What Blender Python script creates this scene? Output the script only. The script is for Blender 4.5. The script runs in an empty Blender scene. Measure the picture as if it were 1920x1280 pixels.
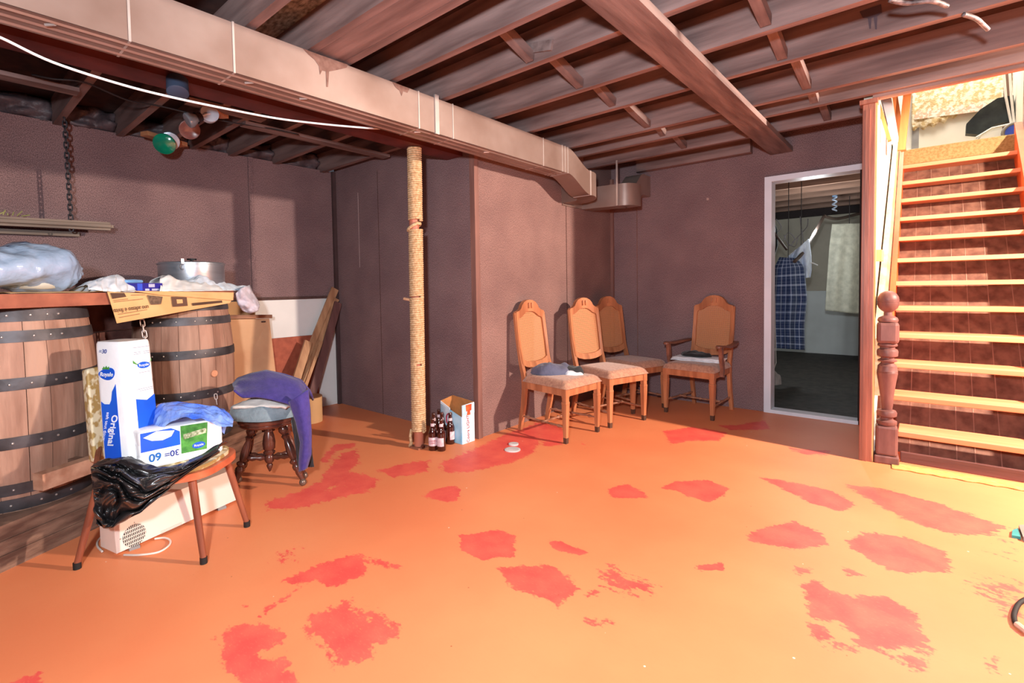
import bpy, bmesh, math, random
import numpy as np
from mathutils import Vector, Matrix, noise as mnoise
random.seed(7)
PI = math.pi
SC = bpy.context.scene
COL = SC.collection

# ------------------------------------------------------------------ camera
F = 924.96; YAW = math.radians(139.0993-180); PITCH = math.radians(2.1459); ROLL = math.radians(.9445)
SX, SY = -29.305, -66.98
H = 1.14
def _axes():
    cy, sy = math.cos(YAW), math.sin(YAW)
    f = np.array([sy*math.cos(PITCH), cy*math.cos(PITCH), -math.sin(PITCH)])
    r = np.array([cy, -sy, 0.]); d = np.cross(f, r)
    c, s = math.cos(ROLL), math.sin(ROLL)
    return np.stack([c*r+s*d, -s*r+c*d, f])
AX = _axes(); CP = np.array([0, 0, H])
cam_d = bpy.data.cameras.new('camera'); cam = bpy.data.objects.new('camera', cam_d); COL.objects.link(cam)
m = Matrix(((AX[0][0], -AX[1][0], -AX[2][0], 0), (AX[0][1], -AX[1][1], -AX[2][1], 0), (AX[0][2], -AX[1][2], -AX[2][2], H), (0, 0, 0, 1)))
cam.matrix_world = m
cam_d.sensor_width = 36; cam_d.lens = F/1920*36; cam_d.shift_x = -SX/1920; cam_d.shift_y = SY/1920
cam_d.clip_start = .05; cam_d.clip_end = 60
SC.camera = cam
SC.view_settings.view_transform = 'Standard'; SC.view_settings.look = 'None'
SC.view_settings.gamma = 1; SC.view_settings.use_curve_mapping = False
SC.view_settings.exposure = 0.0
# survey helpers: a sight line from the photographer's spot and where it meets a plane
def ray(x, y): return AX.T @ np.array([(x-960-SX)/F, (y-640-SY)/F, 1.])
def fz(x, y, z=0.):
    d = ray(x, y); return Vector(CP+d*(z-H)/d[2])
def fx(x, y, v):
    d = ray(x, y); return Vector(CP+d*v/d[0])
def fy(x, y, v):
    d = ray(x, y); return Vector(CP+d*v/d[1])
def at(x, y, D): return Vector(CP+ray(x, y)*D)
def pl(x, y, n, d):
    n = np.array(n, float); r = ray(x, y); return Vector(CP+r*(d-n@CP)/(n@r))

# ------------------------------------------------------------------ world and lights
w = bpy.data.worlds.new('world'); SC.world = w; w.use_nodes = True
w.node_tree.nodes['Background'].inputs[0].default_value = (.62, .66, .8, 1)
w.node_tree.nodes['Background'].inputs[1].default_value = .1
def light(name, kind, loc, energy, col, size=.1, sizey=None, target=None, spread=None):
    d = bpy.data.lights.new(name, kind); d.energy = energy; d.color = col
    o = bpy.data.objects.new(name, d); COL.objects.link(o); o.location = loc
    if kind == 'AREA':
        d.size = size
        if sizey: d.shape = 'RECTANGLE'; d.size_y = sizey
        if spread: d.spread = math.radians(spread)
    else: d.shadow_soft_size = size
    if target is not None:
        o.rotation_euler = (Vector(target)-Vector(loc)).to_track_quat('-Z', 'Y').to_euler()
    return o
# bare bulb to the right of the stairs foot, out of frame
light('bulb_light', 'POINT', (2.05, 3.66, 2.2), 1250, (1, .81, .67), .06)
# photographer's flash
light('flash_light', 'AREA', (.05, -.42, 1.5), 120, (.86, .93, 1), .14, target=(-2.0, 3.0, 1.25))
# unseen soft fill added behind the camera to lift the whole room
light('rear_fill_light', 'AREA', (.3, -.9, 2.18), 26, (1, .9, .82), 1.6, 1.2, target=(-1.2, 1.6, 0))
light('upstairs_light', 'AREA', (.2, 6.9, 4.6), 150, (1, .94, .84), 1.2, target=(.2, 6.4, 2.4))
light('laundry_light', 'POINT', (-1.0, 6.9, 1.75), 44, (.9, .97, 1), .06)

# ------------------------------------------------------------------ materials
MATS = {}
def s2l(c): return tuple((v/255/12.92) if v/255 <= .04045 else ((v/255+.055)/1.055)**2.4 for v in c)
def mat(name, rgb, rough=.6, var=.12, scale=6., bump=.08, metal=0., stretch=(1, 1, 1), rgb2=None, spec=.4, alpha=1., trans=0., detail=5., bscale=None, coat=0., emit=0., sheen=0., bdist=.01, sharp=.15):
    if name in MATS: return MATS[name]
    m = bpy.data.materials.new(name); m.use_nodes = True; MATS[name] = m
    nt = m.node_tree; N = nt.nodes; L = nt.links; b = N['Principled BSDF']
    c1 = s2l(rgb); c2 = s2l(rgb2) if rgb2 else tuple(max(0, v*(1-var*2.2)) for v in c1)
    tc = N.new('ShaderNodeTexCoord'); mp = N.new('ShaderNodeMapping'); mp.inputs['Scale'].default_value = stretch
    L.new(tc.outputs['Object'], mp.inputs[0])
    no = N.new('ShaderNodeTexNoise'); no.inputs['Scale'].default_value = scale; no.inputs['Detail'].default_value = detail
    L.new(mp.outputs[0], no.inputs['Vector'])
    cr = N.new('ShaderNodeValToRGB'); cr.color_ramp.elements[0].position = .5-sharp; cr.color_ramp.elements[1].position = .5+sharp
    cr.color_ramp.elements[0].color = (*c2, 1); cr.color_ramp.elements[1].color = (*c1, 1)
    L.new(no.outputs[0], cr.inputs[0]); L.new(cr.outputs[0], b.inputs['Base Color'])
    b.inputs['Roughness'].default_value = rough; b.inputs['Metallic'].default_value = metal
    b.inputs['Specular IOR Level'].default_value = spec
    b.inputs['Alpha'].default_value = alpha; b.inputs['Transmission Weight'].default_value = trans
    b.inputs['Coat Weight'].default_value = coat; b.inputs['Sheen Weight'].default_value = sheen
    if emit:
        b.inputs['Emission Color'].default_value = (*c1, 1); b.inputs['Emission Strength'].default_value = emit
    if bump:
        n2 = N.new('ShaderNodeTexNoise'); n2.inputs['Scale'].default_value = bscale or scale*3; n2.inputs['Detail'].default_value = 4
        L.new(mp.outputs[0], n2.inputs['Vector'])
        bm = N.new('ShaderNodeBump'); bm.inputs['Strength'].default_value = bump; bm.inputs['Distance'].default_value = bdist
        L.new(n2.outputs[0], bm.inputs['Height']); L.new(bm.outputs[0], b.inputs['Normal'])
    return m
def wood(name, rgb, rgb2, axis=0, rough=.55, scale=9., bump=.15, **k):
    st = [5, 5, 5]; st[axis] = .5
    return mat(name, rgb, rough, rgb2=rgb2, scale=scale*.35, stretch=tuple(st), bump=bump, **k)

# ------------------------------------------------------------------ mesh builder
class MB:
    def __init__(s): s.bm = bmesh.new(); s.mi = 0
    def _q(s, vs):
        try:
            f = s.bm.faces.new(vs); f.material_index = s.mi; return f
        except ValueError: return None
    def box(s, lo, hi, M=None, bev=0.):
        if bev: return s.rbox(lo, hi, bev, M)
        v = [s.bm.verts.new((x, y, z)) for z in (lo[2], hi[2]) for y in (lo[1], hi[1]) for x in (lo[0], hi[0])]
        for q in ((0, 2, 3, 1), (4, 5, 7, 6), (0, 1, 5, 4), (2, 6, 7, 3), (0, 4, 6, 2), (1, 3, 7, 5)): s._q([v[i] for i in q])
        if M is not None: bmesh.ops.transform(s.bm, matrix=M, verts=v)
        return v
    def rbox(s, lo, hi, b, M=None):
        t = bmesh.new(); bmesh.ops.create_cube(t, size=1)
        for v in t.verts: v.co = Vector([lo[i]+(v.co[i]+.5)*(hi[i]-lo[i]) for i in range(3)])
        bmesh.ops.bevel(t, geom=list(t.edges), offset=b, segments=2, affect='EDGES', profile=.5)
        return s._merge(t, M)
    def _merge(s, t, M=None):
        if M is not None: bmesh.ops.transform(t, matrix=M, verts=t.verts)
        mp = {v: s.bm.verts.new(v.co) for v in t.verts}
        for f in t.faces: s._q([mp[v] for v in f.verts])
        t.free(); return list(mp.values())
    def hexa(s, p):   # 8 points: bottom loop 0-3, top loop 4-7
        v = [s.bm.verts.new(q) for q in p]
        for q in ((3, 2, 1, 0), (4, 5, 6, 7), (0, 1, 5, 4), (1, 2, 6, 5), (2, 3, 7, 6), (3, 0, 4, 7)): s._q([v[i] for i in q])
        return v
    def beam(s, a, b, wd, th, up=(0, 0, 1), wd2=None, th2=None):
        a = Vector(a); b = Vector(b); d = (b-a).normalized(); u = Vector(up)
        r = d.cross(u).normalized(); u = r.cross(d).normalized()
        wd2 = wd if wd2 is None else wd2; th2 = th if th2 is None else th2
        f = lambda c, w_, t_: [c-r*w_/2-u*t_/2, c+r*w_/2-u*t_/2, c+r*w_/2+u*t_/2, c-r*w_/2+u*t_/2]
        return s.hexa(f(a, wd, th)+f(b, wd2, th2))
    def tube(s, pts, rad, seg=10, cap=True, closed=False):
        pts = [Vector(p) for p in pts]; n = len(pts)
        rr = rad if isinstance(rad, (list, tuple)) else [rad]*n
        rings = []; u = None
        for i, p in enumerate(pts):
            if closed: t = (pts[(i+1) % n]-pts[i-1])
            else: t = pts[min(i+1, n-1)]-pts[max(i-1, 0)]
            t.normalize()
            if u is None:
                u = t.cross(Vector((0, 0, 1)))
                if u.length < .1: u = t.cross(Vector((1, 0, 0)))
            else: u = u-t*u.dot(t)
            u.normalize(); v = t.cross(u)
            rings.append([s.bm.verts.new(p+(u*math.cos(2*PI*k/seg)+v*math.sin(2*PI*k/seg))*rr[i]) for k in range(seg)])
        for i in range(n-1+(1 if closed else 0)):
            A = rings[i]; Bq = rings[(i+1) % n]
            for k in range(seg): s._q([A[k], A[(k+1) % seg], Bq[(k+1) % seg], Bq[k]])
        if cap and not closed: s._q(rings[0][::-1]); s._q(rings[-1])
    def lathe(s, prof, c=(0, 0, 0), seg=24, axis=None, a0=0., a1=2*PI, sq=1.):
        # prof: (radius, height) list
        c = Vector(c); M = Matrix.Translation(c)
        if axis is not None: M = M @ Vector((0, 0, 1)).rotation_difference(Vector(axis).normalized()).to_matrix().to_4x4()
        full = abs(a1-a0-2*PI) < 1e-6; ns = seg if full else seg+1; rings = []
        for r, h in prof:
            if r < 1e-6: rings.append([s.bm.verts.new(M @ Vector((0, 0, h)))]*ns)
            else: rings.append([s.bm.verts.new(M @ Vector((r*math.cos(a0+(a1-a0)*k/seg), r*math.sin(a0+(a1-a0)*k/seg)*sq, h))) for k in range(ns)])
        for A, Bq in zip(rings, rings[1:]):
            for k in range(ns if full else ns-1):
                q = [A[k], A[(k+1) % ns], Bq[(k+1) % ns], Bq[k]]; u = []
                for v in q:
                    if v not in u: u.append(v)
                if len(u) > 2: s._q(u)
        if full:
            if prof[0][0] > 1e-6: s._q(rings[0][::-1])
            if prof[-1][0] > 1e-6: s._q(rings[-1])
    def prism(s, pts, off):
        off = Vector(off); A = [s.bm.verts.new(p) for p in pts]; Bq = [s.bm.verts.new(Vector(p)+off) for p in pts]; n = len(A)
        s._q(A[::-1]); s._q(Bq)
        for i in range(n): s._q([A[i], A[(i+1) % n], Bq[(i+1) % n], Bq[i]])
    def grid(s, fn, nu, nv):
        V = [[s.bm.verts.new(fn(i/nu, j/nv)) for j in range(nv+1)] for i in range(nu+1)]
        for i in range(nu):
            for j in range(nv): s._q([V[i][j], V[i+1][j], V[i+1][j+1], V[i][j+1]])
    def mesh(s, name, mats, smooth=None):
        bmesh.ops.recalc_face_normals(s.bm, faces=s.bm.faces)
        me = bpy.data.meshes.new(name); s.bm.to_mesh(me); s.bm.free()
        for m_ in (mats if isinstance(mats, (list, tuple)) else [mats]): me.materials.append(m_)
        if smooth:
            for p in me.polygons: p.use_smooth = True
            if smooth != 180:
                try: me.set_sharp_from_angle(angle=math.radians(smooth))
                except Exception: pass
        return me
    def obj(s, name, mats, parent=None, smooth=None, solid=0., sub=0, world=True):
        me = s.mesh(name, mats, smooth)
        o = bpy.data.objects.new(name, me); COL.objects.link(o)
        if parent is not None:
            o.parent = parent
            if world: me.transform(parent_matrix(parent).inverted())
        else:
            xs = [v.co for v in me.vertices]
            c = Vector(((min(p.x for p in xs)+max(p.x for p in xs))/2, (min(p.y for p in xs)+max(p.y for p in xs))/2, min(p.z for p in xs)))
            me.transform(Matrix.Translation(-c)); o.location = c
        if solid:
            md = o.modifiers.new('solid', 'SOLIDIFY'); md.thickness = solid; md.offset = 0
        if sub:
            md = o.modifiers.new('sub', 'SUBSURF'); md.levels = sub; md.render_levels = sub
        return o
def parent_matrix(o):
    M = Matrix.Translation(o.location) @ o.rotation_euler.to_matrix().to_4x4()
    return (parent_matrix(o.parent) @ M) if o.parent else M
def tag(o, label=None, cat=None, group=None, kind=None):
    if label: o['label'] = label
    if cat: o['category'] = cat
    if group: o['group'] = group
    if kind: o['kind'] = kind
    return o
def thing(name, label, cat, loc=(0, 0, 0), rz=0., group=None):
    o = bpy.data.objects.new(name, None); COL.objects.link(o); o.empty_display_size = .1
    o.location = loc; o.rotation_euler = (0, 0, rz); return tag(o, label, cat, group)
def struct(o, label=None): o['kind'] = 'structure'; return tag(o, label)
def copy_tree(o, parent=None):
    c = o.copy(); COL.objects.link(c); c.parent = parent
    for ch in list(o.children): copy_tree(ch, c)
    return c
def text(name, body, M, size, m, parent, depth=.0006, sx=1., bold=0.):
    cu = bpy.data.curves.new(name, 'FONT'); cu.body = body; cu.size = size; cu.extrude = depth; cu.align_x = 'CENTER'; cu.align_y = 'CENTER'; cu.offset = bold
    t = bpy.data.objects.new(name, cu); COL.objects.link(t); bpy.context.view_layer.update()
    me = bpy.data.meshes.new_from_object(t); bpy.data.objects.remove(t)
    me.transform(Matrix.Diagonal((sx, 1, 1, 1))); me.transform(M); me.materials.clear(); me.materials.append(m)
    o = bpy.data.objects.new(name, me); COL.objects.link(o); o.parent = parent
    if parent is not None: me.transform(parent_matrix(parent).inverted())
    return o
def frame(o, x, y):   # matrix with origin o, x axis, approx y axis
    x = Vector(x).normalized(); z = x.cross(Vector(y)).normalized(); y = z.cross(x)
    return Matrix(((x.x, y.x, z.x, o[0]), (x.y, y.y, z.y, o[1]), (x.z, y.z, z.z, o[2]), (0, 0, 0, 1)))
def nz(p, s=1., seed=0.): return mnoise.noise(Vector(p)*s+Vector((seed, seed*1.7, seed*.3)))
ORD = ['first', 'second', 'third', 'fourth', 'fifth', 'sixth', 'seventh', 'eighth', 'ninth', 'tenth', 'eleventh', 'twelfth', 'thirteenth', 'fourteenth']
# ------------------------------------------------------------------ setting materials
yD = 4.823; XA = -4.43; YB = 2.69; XC = -2.53; ZJ = 2.28; ZF = 2.455
def panel_mat(name, rgb, rgb2):
    # dark painted hessian-like wallboard: fine weave plus soft mottling
    m = mat(name, rgb, .78, rgb2=rgb2, scale=2.2, bump=0, spec=.25)
    nt = m.node_tree; N = nt.nodes; L = nt.links; b = N['Principled BSDF']; cr = [n for n in N if n.type == 'VALTORGB'][0]
    tc = [n for n in N if n.type == 'TEX_COORD'][0]
    n1 = N.new('ShaderNodeTexNoise'); n1.inputs['Scale'].default_value = 300; n1.inputs['Detail'].default_value = 2
    mp = N.new('ShaderNodeMapping'); mp.inputs['Scale'].default_value = (1, 1, .45); L.new(tc.outputs['Object'], mp.inputs[0]); L.new(mp.outputs[0], n1.inputs['Vector'])
    mx = N.new('ShaderNodeMix'); mx.data_type = 'RGBA'; mx.blend_type = 'OVERLAY'; mx.inputs[0].default_value = .5
    c2 = N.new('ShaderNodeValToRGB'); c2.color_ramp.elements[0].position = .36; c2.color_ramp.elements[1].position = .64
    L.new(n1.outputs[0], c2.inputs[0]); L.new(cr.outputs[0], mx.inputs[6]); L.new(c2.outputs[0], mx.inputs[7]); L.new(mx.outputs[2], b.inputs['Base Color'])
    bm = N.new('ShaderNodeBump'); bm.inputs['Strength'].default_value = .25; bm.inputs['Distance'].default_value = .003
    L.new(n1.outputs[0], bm.inputs['Height']); L.new(bm.outputs[0], b.inputs['Normal'])
    return m
M_panel = panel_mat('brown_wallboard', (132, 106, 106), (116, 92, 94))
M_panel2 = panel_mat('brown_wallboard_side', (138, 108, 102), (122, 94, 90))
M_trimb = wood('brown_trim', (140, 100, 90), (112, 78, 72), axis=2)
M_white = mat('white_plaster', (232, 230, 228), .8, var=.04, scale=3, bump=.1)
M_whitep = mat('white_gloss_paint', (222, 226, 236), .45, var=.04, scale=4, bump=.05)
M_joist = wood('stained_joist_wood', (144, 118, 113), (102, 80, 77), axis=0, rough=.6)
M_joist2 = wood('stained_joist_wood_across', (136, 116, 112), (92, 74, 72), axis=1, rough=.6)
M_osb = mat('strand_board', (168, 158, 140), .7, rgb2=(98, 90, 78), scale=26, bump=.3, stretch=(1, 2.2, 1), detail=3)
M_orangewood = wood('orange_stained_wood', (176, 104, 76), (140, 80, 60), axis=0, rough=.45)
M_postwood = wood('varnished_post_wood', (168, 110, 90), (136, 82, 66), axis=2, rough=.45)
M_cream = mat('cream_wall', (244, 236, 220), .8, var=.03, scale=3, bump=.05)
M_pine = wood('pale_pine', (232, 190, 130), (205, 150, 92), axis=2, rough=.55)
M_dark = mat('dark_void_board', (46, 34, 34), .8, scale=5)

# ------------------------------------------------------------------ floor with worn red patches
POLYS = [  # (strength, feather m, outline on the floor)
 (1, .02, [(862,1003),(900,1000),(935,993),(965,1005),(963,1045),(930,1042),(905,1050),(885,1040),(865,1030)]),
 (1, .03, [(940,1065),(985,1062),(1040,1062),(1060,1080),(1082,1105),(1060,1120),(1045,1135),(1020,1118),(975,1105),(950,1090)]),
 (1, .015, [(1030,1013),(1055,1016),(1100,1035),(1090,1041),(1060,1035),(1035,1025)]),
 (.62, .05, [(1112,1070),(1150,1058),(1180,1075),(1237,1095),(1228,1112),(1195,1112),(1200,1125),(1170,1118),(1140,1100)]),
 (.8, .02, [(1095,1115),(1125,1098),(1130,1106),(1105,1122)]),
 (.9, .015, [(1305,1060),(1355,1055),(1357,1069),(1308,1068)]),
 (.8, .03, [(1100,1162),(1145,1157),(1148,1171),(1110,1174)]),
 (1, .02, [(1142,915),(1175,908),(1205,922),(1213,933),(1150,933),(1142,925)]),
 (1, .02, [(1240,915),(1262,903),(1330,900),(1365,915),(1355,930),(1330,940),(1290,930),(1265,918)]),
 (.95, .03, [(1425,895),(1480,903),(1560,920),(1605,948),(1570,957),(1520,942),(1470,917)]),
 (.95, .04, [(1585,908),(1650,916),(1740,938),(1820,965),(1885,988),(1850,1002),(1780,999),(1700,975),(1640,942)]),
 (1, .03, [(1408,1000),(1440,988),(1490,978),(1540,1000),(1548,1020),(1490,1028),(1440,1020),(1403,1012)]),
 (1, .03, [(1590,1015),(1625,998),(1700,1008),(1770,1035),(1780,1070),(1700,1072),(1665,1067),(1630,1045),(1598,1030)]),
 (.95, .035, [(1508,1095),(1535,1088),(1560,1113),(1600,1118),(1660,1115),(1712,1150),(1740,1212),(1732,1258),(1700,1252),(1650,1218),(1610,1217),(1560,1217),(1528,1192),(1515,1140)]),
 (-1, .03, [(1540,1162),(1570,1163),(1608,1195),(1592,1210),(1558,1205)]),
 (-1, .03, [(1660,1217),(1712,1210),(1720,1225),(1690,1237)]),
 (-.6, .02, [(1600,1108),(1640,1108),(1650,1117),(1605,1116)]),
 (.75, .02, [(1485,1062),(1520,1065),(1522,1076),(1495,1077)]),
 (.75, .02, [(1572,1062),(1600,1065),(1622,1082),(1590,1081)]),
 (.95, .04, [(412,1190),(440,1175),(500,1170),(530,1195),(510,1212),(482,1228),(505,1238),(535,1233),(556,1290),(465,1290),(428,1250),(418,1220)]),
 (.85, .04, [(572,1160),(640,1130),(662,1123),(655,1140),(700,1143),(738,1163),(744,1192),(712,1205),(690,1235),(640,1248),(618,1220),(598,1195),(572,1180)]),
 (-.5, .05, [(665,1155),(690,1150),(690,1190),(668,1195)]),
 (.95, .03, [(530,1088),(600,1058),(650,1043),(682,1038),(684,1072),(665,1087),(620,1100),(590,1087),(545,1094)]),
 (.65, .02, [(680,1041),(730,1053),(762,1060),(742,1069),(700,1058)]),
 (.45, .05, [(512,1035),(560,1020),(578,1022),(558,1057),(518,1063)]),
 (.85, .04, [(500,940),(560,922),(600,902),(622,870),(645,848),(668,843),(675,868),(655,882),(690,892),(712,898),(690,922),(630,935),(560,952),(503,957)]),
 (-.5, .03, [(600,915),(640,905),(650,912),(610,925)]),
 (.85, .03, [(705,882),(760,868),(806,862),(802,884),(740,895)]),
 (.8, .04, [(825,868),(900,836),(950,812),(1000,795),(1022,808),(1002,848),(960,868),(880,885),(832,887)]),
 (.7, .03, [(1000,790),(1050,798),(1090,832),(1102,838),(1065,812),(1050,835),(1020,838),(1005,810)]),
 (.95, .02, [(792,930),(815,917),(850,910),(862,918),(858,938),(830,940)]),
 (.9, .03, [(1243,808),(1300,800),(1362,810),(1350,826),(1290,826),(1258,833)]),
 (.85, .03, [(1345,797),(1380,797),(1432,788),(1445,805),(1370,806)]),
 (.6, .03, [(1470,838),(1555,844),(1560,855),(1500,852)]),
 (.5, .08, [(1790,1085),(1840,1075),(1930,1090),(1935,1200),(1880,1165)]),
 (.4, .1, [(1850,1000),(1930,1020),(1930,1060),(1840,1040)]),
 (.9, .02, [(18,1278),(78,1260),(72,1290),(20,1290)]),
 (.8, .02, [(1852,1235),(1868,1232),(1870,1262),(1855,1262)]),
 (.8, .015, [(445,1138),(466,1132),(462,1140)]),
 (.55, .015, [(440,1200),(500,1135),(580,1085),(585,1090),(510,1145)]),
 (.8, .03, [(600,865),(625,833),(668,830),(664,838),(630,846),(612,872)]),
]
def seg_dist(P, a, b):
    ab = b-a; t = np.clip(((P-a)@ab)/max(ab@ab, 1e-9), 0, 1); return np.hypot(*(P-(a+t[:, None]*ab)).T)
def floor_mesh():
    xs = np.concatenate([[-6., -4.8], np.arange(-4.45, .95, .016), [1.6, 3.]])
    ys = np.concatenate([[-4., -2.], np.arange(.0, 5.2, .016), [7., 9.4]])
    X, Y = np.meshgrid(xs, ys); n = X.size; P = np.stack([X.ravel(), Y.ravel()], 1); mask = np.zeros(n)
    for st, fe, poly in POLYS:
        q = np.array([tuple(fz(*p))[:2] for p in poly]); lo = q.min(0)-.2; hi = q.max(0)+.2
        idx = np.where((P[:, 0] > lo[0]) & (P[:, 0] < hi[0]) & (P[:, 1] > lo[1]) & (P[:, 1] < hi[1]))[0]
        if not len(idx): continue
        S = P[idx]; ins = np.zeros(len(S), bool); d = np.full(len(S), 9.)
        for a, b in zip(q, np.roll(q, -1, 0)):
            c = ((a[1] > S[:, 1]) != (b[1] > S[:, 1])) & (S[:, 0] < (b[0]-a[0])*(S[:, 1]-a[1])/((b[1]-a[1]) or 1e-9)+a[0]); ins ^= c
            d = np.minimum(d, seg_dist(S, a, b))
        sd = np.where(ins, d, -d); v = np.clip(.5+sd/(2*fe+.01), 0, 1)
        if st > 0: mask[idx] = np.maximum(mask[idx], v*st)
        else: mask[idx] = mask[idx]*(1-v*-st)
    nx, ny = len(xs), len(ys); me = bpy.data.meshes.new('floor')
    i = (np.arange(ny-1)[:, None]*nx+np.arange(nx-1)[None]).ravel(); fc = np.stack([i, i+1, i+1+nx, i+nx], 1)
    me.vertices.add(n); co = np.zeros((n, 3)); co[:, :2] = P; me.vertices.foreach_set('co', co.ravel())
    me.loops.add(fc.size); me.loops.foreach_set('vertex_index', fc.ravel().astype(np.int32))
    me.polygons.add(len(fc)); me.polygons.foreach_set('loop_start', (np.arange(len(fc))*4).astype(np.int32)); me.update(calc_edges=True)
    at_ = me.attributes.new('wear', 'FLOAT', 'POINT'); at_.data.foreach_set('value', mask.astype(np.float32))
    return me
def floor_mat():
    m = bpy.data.materials.new('painted_concrete'); m.use_nodes = True; nt = m.node_tree; N = nt.nodes; L = nt.links; b = N['Principled BSDF']
    def nd(t, **k):
        n = N.new(t)
        for a, v in k.items(): setattr(n, a, v)
        return n
    def noise(sc, det=5, st=(1, 1, 1), rot=0):
        mp = nd('ShaderNodeMapping'); mp.inputs['Scale'].default_value = st; mp.inputs['Rotation'].default_value = (0, 0, rot); L.new(tc.outputs['Object'], mp.inputs[0])
        n = nd('ShaderNodeTexNoise'); n.inputs['Scale'].default_value = sc; n.inputs['Detail'].default_value = det; L.new(mp.outputs[0], n.inputs['Vector']); return n
    def math_(op, a, b_, c=None):
        n = nd('ShaderNodeMath', operation=op)
        for i, v in enumerate((a, b_) if c is None else (a, b_, c)):
            if isinstance(v, (int, float)): n.inputs[i].default_value = v
            else: L.new(v, n.inputs[i])
        return n.outputs[0]
    def ramp(inp, p0, p1):
        n = nd('ShaderNodeMapRange'); n.inputs[1].default_value = p0; n.inputs[2].default_value = p1; L.new(inp, n.inputs[0]); return n.outputs[0]
    def mix(f, a, b_):
        n = nd('ShaderNodeMix', data_type='RGBA')
        if isinstance(f, float): n.inputs[0].default_value = f
        else: L.new(f, n.inputs[0])
        for i, v in ((6, a), (7, b_)):
            if isinstance(v, tuple): n.inputs[i].default_value = (*s2l(v), 1)
            else: L.new(v, n.inputs[i])
        return n.outputs[2]
    tc = nd('ShaderNodeTexCoord'); at_ = nd('ShaderNodeAttribute', attribute_name='wear')
    base = mix(ramp(noise(1.1, 6).outputs[0], .35, .65), (235, 146, 98), (229, 131, 87))
    base = mix(math_('MULTIPLY', ramp(noise(30, 4, (1, 4, 1), .7).outputs[0], .55, .75), .10), base, (216, 122, 84))
    # red undercoat showing through: outline broken up by brushy noise
    n1 = noise(14, 6, (1, 2.5, 1), .75); n2 = noise(70, 4)
    e = math_('ADD', at_.outputs['Fac'], math_('MULTIPLY', math_('SUBTRACT', n1.outputs[0], .5), 1.1))
    e = math_('ADD', e, math_('MULTIPLY', math_('SUBTRACT', n2.outputs[0], .5), .7))
    wear = math_('MULTIPLY', ramp(e, .36, .50), ramp(at_.outputs['Fac'], .02, .25))
    red = mix(ramp(noise(9, 6).outputs[0], .35, .68), (226, 84, 76), (238, 104, 86))
    red = mix(math_('MULTIPLY', ramp(noise(60, 5, (1, 3, 1), .8).outputs[0], .56, .72), .3), red, (240, 140, 110))
    c = mix(wear, base, red)
    vo = nd('ShaderNodeTexVoronoi'); vo.inputs['Scale'].default_value = 5.5; L.new(tc.outputs['Object'], vo.inputs['Vector'])
    sp = math_('LESS_THAN', vo.outputs['Distance'], .022)
    c = mix(math_('MULTIPLY', sp, .8), c, (238, 220, 205))
    vo2 = nd('ShaderNodeTexVoronoi'); vo2.inputs['Scale'].default_value = 8.3; L.new(tc.outputs['Object'], vo2.inputs['Vector'])
    c = mix(math_('MULTIPLY', math_('LESS_THAN', vo2.outputs['Distance'], .026), .6), c, (130, 70, 45))
    # scuffed, dusty zone at the back left
    L.new(c, b.inputs['Base Color']); b.inputs['Roughness'].default_value = .48; b.inputs['Specular IOR Level'].default_value = .35
    bm = nd('ShaderNodeBump'); bm.inputs['Strength'].default_value = .12; bm.inputs['Distance'].default_value = .004
    L.new(noise(22, 6).outputs[0], bm.inputs['Height']); L.new(bm.outputs[0], b.inputs['Normal'])
    return m
fl = bpy.data.objects.new('floor', floor_mesh()); COL.objects.link(fl); fl.data.materials.append(floor_mat()); struct(fl)

# ------------------------------------------------------------------ walls
b = MB(); b.box((XA-.1, -3, 1.07), (XA, YB+.1, 2.30)); b.mi = 1; b.box((XA-.1, -3, 0), (XA-.012, YB, 1.07))
b.mi = 2; b.box((XA-.14, -3, 2.30), (XA-.1, YB, ZF))
struct(b.obj('wall_left', [M_panel, M_white, M_dark]))
b = MB(); b.box((XA, YB, 0), (XC-.005, YB+.1, ZF)); struct(b.obj('wall_back_left', M_panel))
b = MB(); b.box((XC-.1, YB+.1, 0), (XC, yD, ZF)); b.box((XC-.005, YB, 0), (XC, YB+.1, ZF)); struct(b.obj('wall_alcove', M_panel2))
b = MB(); b.box((XC-.1, yD, 0), (-1.05, yD+.1, ZF)); b.box((-1.05, yD, 2.05), (-.3, yD+.1, ZF)); b.box((-.385, yD, 0), (-.3, yD+.1, 2.05))
struct(b.obj('wall_back_right', M_panel))
k = 1
def trim(lo, hi, m, nm=None, M=None):
    global k
    b = MB(); b.box(lo, hi, M); o = b.obj(nm or 'trim_%d' % k, m); k += 1; return struct(o)
trim((XC-.035, YB-.012, 0), (XC+.014, YB+.035, 2.2), M_trimb)
trim((XC, yD-.03, 0), (XC+.03, yD, 2.26), M_trimb)
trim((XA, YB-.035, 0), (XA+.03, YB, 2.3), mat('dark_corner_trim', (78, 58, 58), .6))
trim((-2.245, yD-.004, 0), (-2.238, yD, 2.24), M_trimb)
trim((XC, 3.93, .0), (XC+.003, 3.938, 2.2), mat('panel_joint', (92, 62, 56), .8))
trim((XA, 1.86, 1.07), (XA+.012, 1.9, 2.3), M_panel)
trim((XA, -3, 1.06), (XA+.012, YB-.03, 1.085), mat('torn_board_edge', (90, 66, 62), .9, scale=30, bump=.4))
trim((-4.03, YB-.0015, 1.35), (-4.026, YB, 2.05), mat('pale_scratch', (205, 180, 175), .8))
trim((-3.72, YB-.002, .0), (-3.715, YB, 2.2), mat('panel_joint', (92, 62, 56), .8))
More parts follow.
